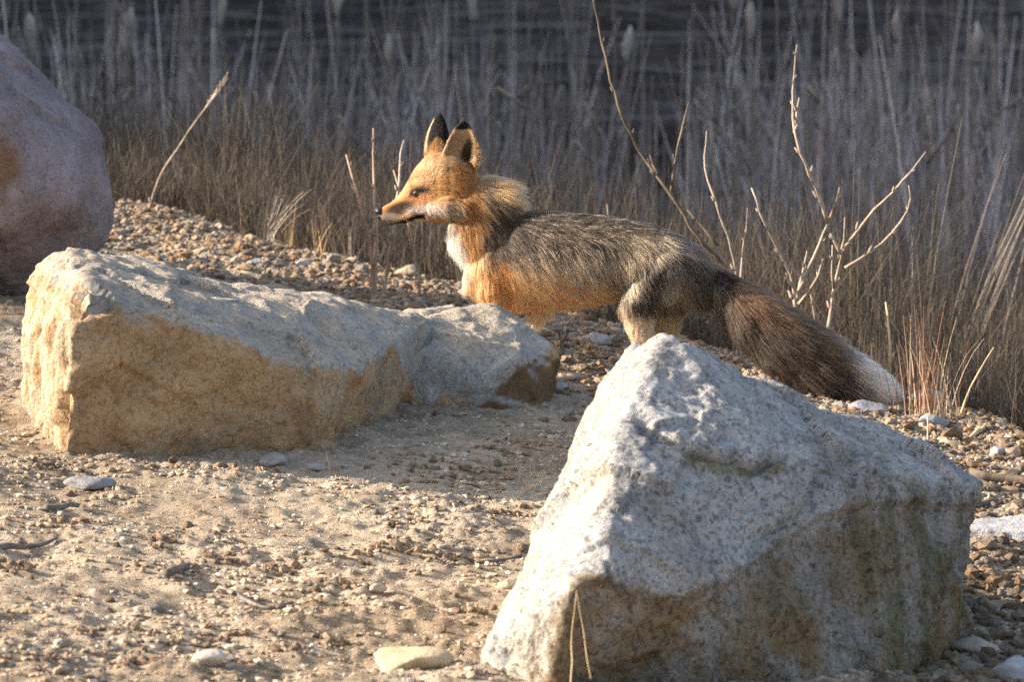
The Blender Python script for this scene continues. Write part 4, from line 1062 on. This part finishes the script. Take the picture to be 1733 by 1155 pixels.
    c = c * (1 + .16 * nz2[:, None])
    if strands: c = c * rs_.uniform(.78, 1.18, (N, 1))
    return np.clip(c, .008, .95)

set_verts(fox_me, fv - FO)
rs = np.random.default_rng(77)
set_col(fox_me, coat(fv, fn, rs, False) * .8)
fox_me.materials.clear(); fox_me.materials.append(mat_attr('fox_skin', .9, .1))
fox_me.polygons.foreach_set('use_smooth', np.ones(len(fox_me.polygons), bool))
link('body', fox_me, fox_root)

# ---- fur strands
fox_me.calc_loop_triangles()
tri = np.empty(len(fox_me.loop_triangles) * 3, np.int32); fox_me.loop_triangles.foreach_get('vertices', tri); tri = tri.reshape(-1, 3)
A_, B_, C_ = fv[tri[:, 0]], fv[tri[:, 1]], fv[tri[:, 2]]
area = np.linalg.norm(np.cross(B_ - A_, C_ - A_), axis=1) / 2
cen = (A_ + B_ + C_) / 3
cu, cw = project(cen)
dens = area * (1 + 1.4 * (cu < 820) * (cw < 400)) * (1 + .5 * (cu > 1210)) * np.where(cen[:, 1] > axis_y(cu) + .03, .55, 1.0)
NS = 230000
ti = rs.choice(len(tri), NS, p=dens / dens.sum())
r1 = np.sqrt(rs.random(NS)); r2 = rs.random(NS)
wa, wb, wc = 1 - r1, r1 * (1 - r2), r1 * r2
P = A_[ti] * wa[:, None] + B_[ti] * wb[:, None] + C_[ti] * wc[:, None]
N_ = fn[tri[ti, 0]] * wa[:, None] + fn[tri[ti, 1]] * wb[:, None] + fn[tri[ti, 2]] * wc[:, None]
N_ /= np.linalg.norm(N_, axis=1)[:, None]
# bones: where, flow direction in the picture plane (dx right, dy down), length px, lift
BON = [((640, 360), (1.0, -.2), 3, .25), ((665, 345), (1, -.45), 4, .25), ((665, 372), (1, .05), 5, .25), ((690, 325), (.8, -.6), 5, .25), ((695, 365), (1, .05), 7, .3), ((720, 290), (.7, -.7), 8, .3), ((725, 360), (1, .25), 10, .35),
       ((750, 270), (.9, -.3), 9, .3), ((745, 320), (1, .15), 10, .3), ((765, 355), (.8, .6), 16, .4), ((788, 320), (.8, .6), 17, .4), ((785, 365), (.5, .85), 20, .4),
       ((780, 250), (.25, -1), 6, .3), ((788, 220), (.15, -1), 4, .3), ((740, 245), (.0, -1), 6, .3), ((740, 205), (.0, -1), 4, .3),
       ((800, 280), (.8, -.2), 12, .5), ((818, 288), (.8, -.35), 30, .8), ((840, 312), (.9, -.05), 36, .9), ((862, 335), (.85, .30), 34, .85), ((820, 340), (.75, .65), 26, .4), ((840, 390), (.7, .7), 26, .35), ((800, 400), (.25, 1), 24, .4), ((765, 410), (-.05, 1), 28, .55), ((785, 455), (.05, 1), 26, .45),
       ((880, 360), (1, .25), 26, .3), ((930, 366), (1, .15), 24, .25), ((990, 370), (1, .15), 24, .25), ((1040, 376), (1, .2), 24, .25), ((1095, 388), (1, .3), 24, .25), ((1150, 408), (1, .5), 26, .3),
       ((860, 420), (.75, .7), 24, .32), ((830, 470), (.1, 1), 22, .3), ((815, 500), (.05, 1), 20, .3), ((920, 430), (.65, .75), 25, .33), ((990, 440), (.55, .85), 25, .33), ((1040, 440), (.5, .9), 25, .33), ((900, 490), (.75, .65), 26, .35), ((970, 500), (.85, .5), 26, .35), ((1035, 495), (.8, .6), 26, .35),
       ((1075, 450), (.3, 1), 24, .4), ((1100, 410), (.6, .8), 24, .35), ((1130, 450), (.55, .85), 26, .38), ((1080, 505), (.3, 1), 24, .4), ((1120, 500), (.6, .8), 24, .4), ((1170, 460), (.6, .8), 26, .35), ((1185, 500), (.5, .85), 30, .4), ((1160, 520), (.3, 1), 28, .4),
       ((1083, 550), (.1, 1), 16, .3), ((1130, 550), (.1, 1), 16, .3), ((1090, 600), (-.2, 1), 8, .25), ((1130, 605), (-.2, 1), 8, .25), ((840, 550), (-.1, 1), 12, .3), ((825, 600), (-.1, 1), 7, .25), ((905, 535), (-.6, .75), 16, .35), ((870, 565), (-.6, .8), 12, .3), ((850, 600), (-.3, 1), 7, .25),
       ((1210, 465), (.8, .65), 24, .35), ((1250, 510), (.75, .62), 40, .38), ((1318, 574), (.82, .55), 44, .38), ((1378, 612), (.88, .42), 44, .38), ((1432, 640), (.92, .36), 44, .34), ((1474, 656), (.93, .33), 40, .26), ((1500, 664), (.95, .3), 26, .2)]
bp = np.array([b_[0] for b_ in BON], float); bd = np.array([b_[1] for b_ in BON], float); bl = np.array([b_[2] for b_ in BON], float); bf = np.array([b_[3] for b_ in BON], float)
u, w = project(P)
flow = np.zeros((NS, 3)); Ln = np.zeros(NS); lift = np.zeros(NS)
for k_ in range(0, NS, 20000):
    sl = slice(k_, k_ + 20000)
    d2 = (u[sl, None] - bp[None, :, 0]) ** 2 + (w[sl, None] - bp[None, :, 1]) ** 2
    wt = 1 / (d2 + 60) ** 2; wt /= wt.sum(1, keepdims=True)
    f2 = wt @ bd
    flow[sl, 0] = f2[:, 0]; flow[sl, 2] = -f2[:, 1]
    Ln[sl] = wt @ bl; lift[sl] = wt @ bf
flow += .35 * np.stack([fbm(P * 45 + s_, 2) for s_ in (0, 50, 90)], 1) + rs.normal(0, .10, (NS, 3))
flow -= N_ * np.einsum('ij,ij->i', flow, N_)[:, None]
flow /= np.maximum(np.linalg.norm(flow, axis=1), 1e-6)[:, None]
ear_z = (w < 262) & (u < 806); Ln[ear_z] *= .8
Ln = Ln * PX * rs.uniform(.6, 1.15, NS) * (1 + .25 * fbm(P * 30 + 7, 2))
mdist = mouth_d(u, w); Ln = np.where(mdist < 9, Ln * .55, Ln)
eye_gap = (np.hypot((u - 706) / 11, (w - 324.5) / 4.6) < 1) | (mdist < 2.0)
nose_gap = u < 645
keep = ~(eye_gap | nose_gap)
P, N_, flow, Ln, lift, u, w = P[keep], N_[keep], flow[keep], Ln[keep], lift[keep], u[keep], w[keep]; NS = len(P)
cl = rs.uniform(-.05, .05, NS)
key = np.floor((P + .004 * np.stack([fbm(P * 80 + s_, 1) for s_ in (0, 9, 19)], 1)) / np.array([.011, .02, .011])).astype(np.int64)
kk = key[:, 0] * 1000003 + key[:, 1] * 10007 + key[:, 2]
_, inv, cnt = np.unique(kk, return_inverse=True, return_counts=True)
cm = np.stack([np.bincount(inv, P[:, c_]) for c_ in range(3)], 1) / cnt[:, None]
toward = (cm[inv] - P); toward -= N_ * np.einsum('ij,ij->i', toward, N_)[:, None]
K = 5; lift = lift + rs.normal(0, .07, NS)
pts = np.zeros((NS, K, 3))
for k_ in range(K):
    t = k_ / (K - 1)
    pts[:, k_] = P - N_ * .0006 + Ln[:, None] * (flow * (t * (.75 + .25 * t)) + N_ * (lift * (t * (1.25 - .55 * t)))[:, None]) + toward * (.55 * t * np.clip(Ln / .02, 0, 1))[:, None] + np.array([0, 0, -1.0]) * (.10 * t * t * Ln)[:, None]
hc = bpy.data.hair_curves.new('fur')
hc.add_curves([K] * NS)
hc.position_data.foreach_set('vector', (pts - FO).astype(np.float32).ravel())
ra = hc.attributes.new('radius', 'FLOAT', 'POINT')
rad = np.linspace(1, .22, K)[None, :] * np.clip(.00026 + Ln * .0062, .00022, .00044)[:, None]
ra.data.foreach_set('value', rad.astype(np.float32).ravel())
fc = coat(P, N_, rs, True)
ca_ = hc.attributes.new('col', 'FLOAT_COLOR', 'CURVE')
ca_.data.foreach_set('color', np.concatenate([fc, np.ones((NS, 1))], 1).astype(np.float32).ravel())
fm = NT('fox_fur'); at_ = fm.attr('col')
hb_ = fm.n('ShaderNodeBsdfHairPrincipled'); hb_.parametrization = 'COLOR'
fm.l(at_.outputs['Color'], hb_.inputs['Color']); hb_.inputs['Roughness'].default_value = .45; hb_.inputs['Radial Roughness'].default_value = .6
fm.l(at_.outputs['Color'], fm.b.inputs['Base Color']); fm.b.inputs['Roughness'].default_value = .6; fm.b.inputs['Specular IOR Level'].default_value = .25
mx_ = fm.n('ShaderNodeMixShader'); mx_.inputs[0].default_value = .5; fm.l(fm.b.outputs[0], mx_.inputs[1]); fm.l(hb_.outputs[0], mx_.inputs[2])
gm_ = fm.n('ShaderNodeGamma'); gm_.inputs[1].default_value = 1.2; fm.l(at_.outputs['Color'], gm_.inputs[0]); fm.l(gm_.outputs[0], hb_.inputs['Color'])
fm.l(mx_.outputs[0], fm.out.inputs['Surface'])
hc.materials.append(fm.m)
tag(link('fur', hc, fox_root), kind='stuff')

# ---- eyes and nose
bvh = BVHTree.FromPolygons([tuple(q) for q in fv], [tuple(q) for q in tri])
me_eye = NT('fox_eye'); v = me_eye.coord()
gr = me_eye.n('ShaderNodeTexGradient', gradient_type='SPHERICAL')
mp = me_eye.n('ShaderNodeMapping'); mp.inputs['Location'].default_value = (0.35, 0.85, -.05); mp.inputs['Scale'].default_value = (140, 140, 140)
tcn = me_eye.n('ShaderNodeTexCoord'); me_eye.l(tcn.outputs['Object'], mp.inputs['Vector']); me_eye.l(mp.outputs[0], gr.inputs['Vector'])
ec = me_eye.ramp(gr.outputs['Fac'], [(0.0, (.012, .009, .008)), (.28, (.040, .018, .007)), (.48, (.03, .014, .006)), (.55, (.006, .005, .005))])
M_eye = me_eye.done(ec, .06, None, .6)
for s_ in (-1, 1):
    bm = bmesh.new(); bmesh.ops.create_uvsphere(bm, u_segments=24, v_segments=16, radius=8.2 * PX)
    e_me = bpy.data.meshes.new('eye'); bm.to_mesh(e_me); bm.free(); e_me.materials.append(M_eye); e_me.polygons.foreach_set('use_smooth', np.ones(len(e_me.polygons), bool))
    o = link('eye', e_me, fox_root); pz = W(706.5, 325)
    hit_ = bvh.ray_cast(Vector((pz[0], axis_y(706.5) + s_ * .2, pz[2])), Vector((0, -s_, 0)))[0]
    o.location = Vector((pz[0], hit_.y - s_ * 6.2 * PX, pz[2])) - Vector(FO)
bm = bmesh.new()
chain(bm, [(641, 357, 0, 7.6, 1.0), (648, 357, 0, 7.0, 1.15), (641, 358, -5.5, 5.4), (641, 358, 5.5, 5.4), (642, 366, 0, 4.6)])
nose_me = remesh(bm, .0010, 'nose'); smooth_mesh(nose_me, 3); set_verts(nose_me, verts_of(nose_me) - FO)
nm = NT('fox_nose'); v = nm.coord(); nose_me.materials.clear(); nose_me.materials.append(nm.done((.014, .012, .012), .38, nm.bump(nm.noise(v, 900, 2), .5, .001), .5))
link('nose', nose_me, fox_root)
wh = []
for s_ in (-1, 1):
    for k_ in range(5):
        a0 = W(662 + 3 * k_, 362 + 2 * (k_ % 3), s_ * 15); b0 = W(690 + 9 * k_, 372 + 7 * k_, s_ * (38 + 5 * k_)); m0 = (a0 + b0) / 2 + np.array([0, 0, .004])
        wm = stem_mesh('whisker', np.array([a0, m0, b0]) - FO, [.00028, .0002, .0001], M_twig_dark, 4, 0, k_, 0.0)
        link('whisker', wm, fox_root)
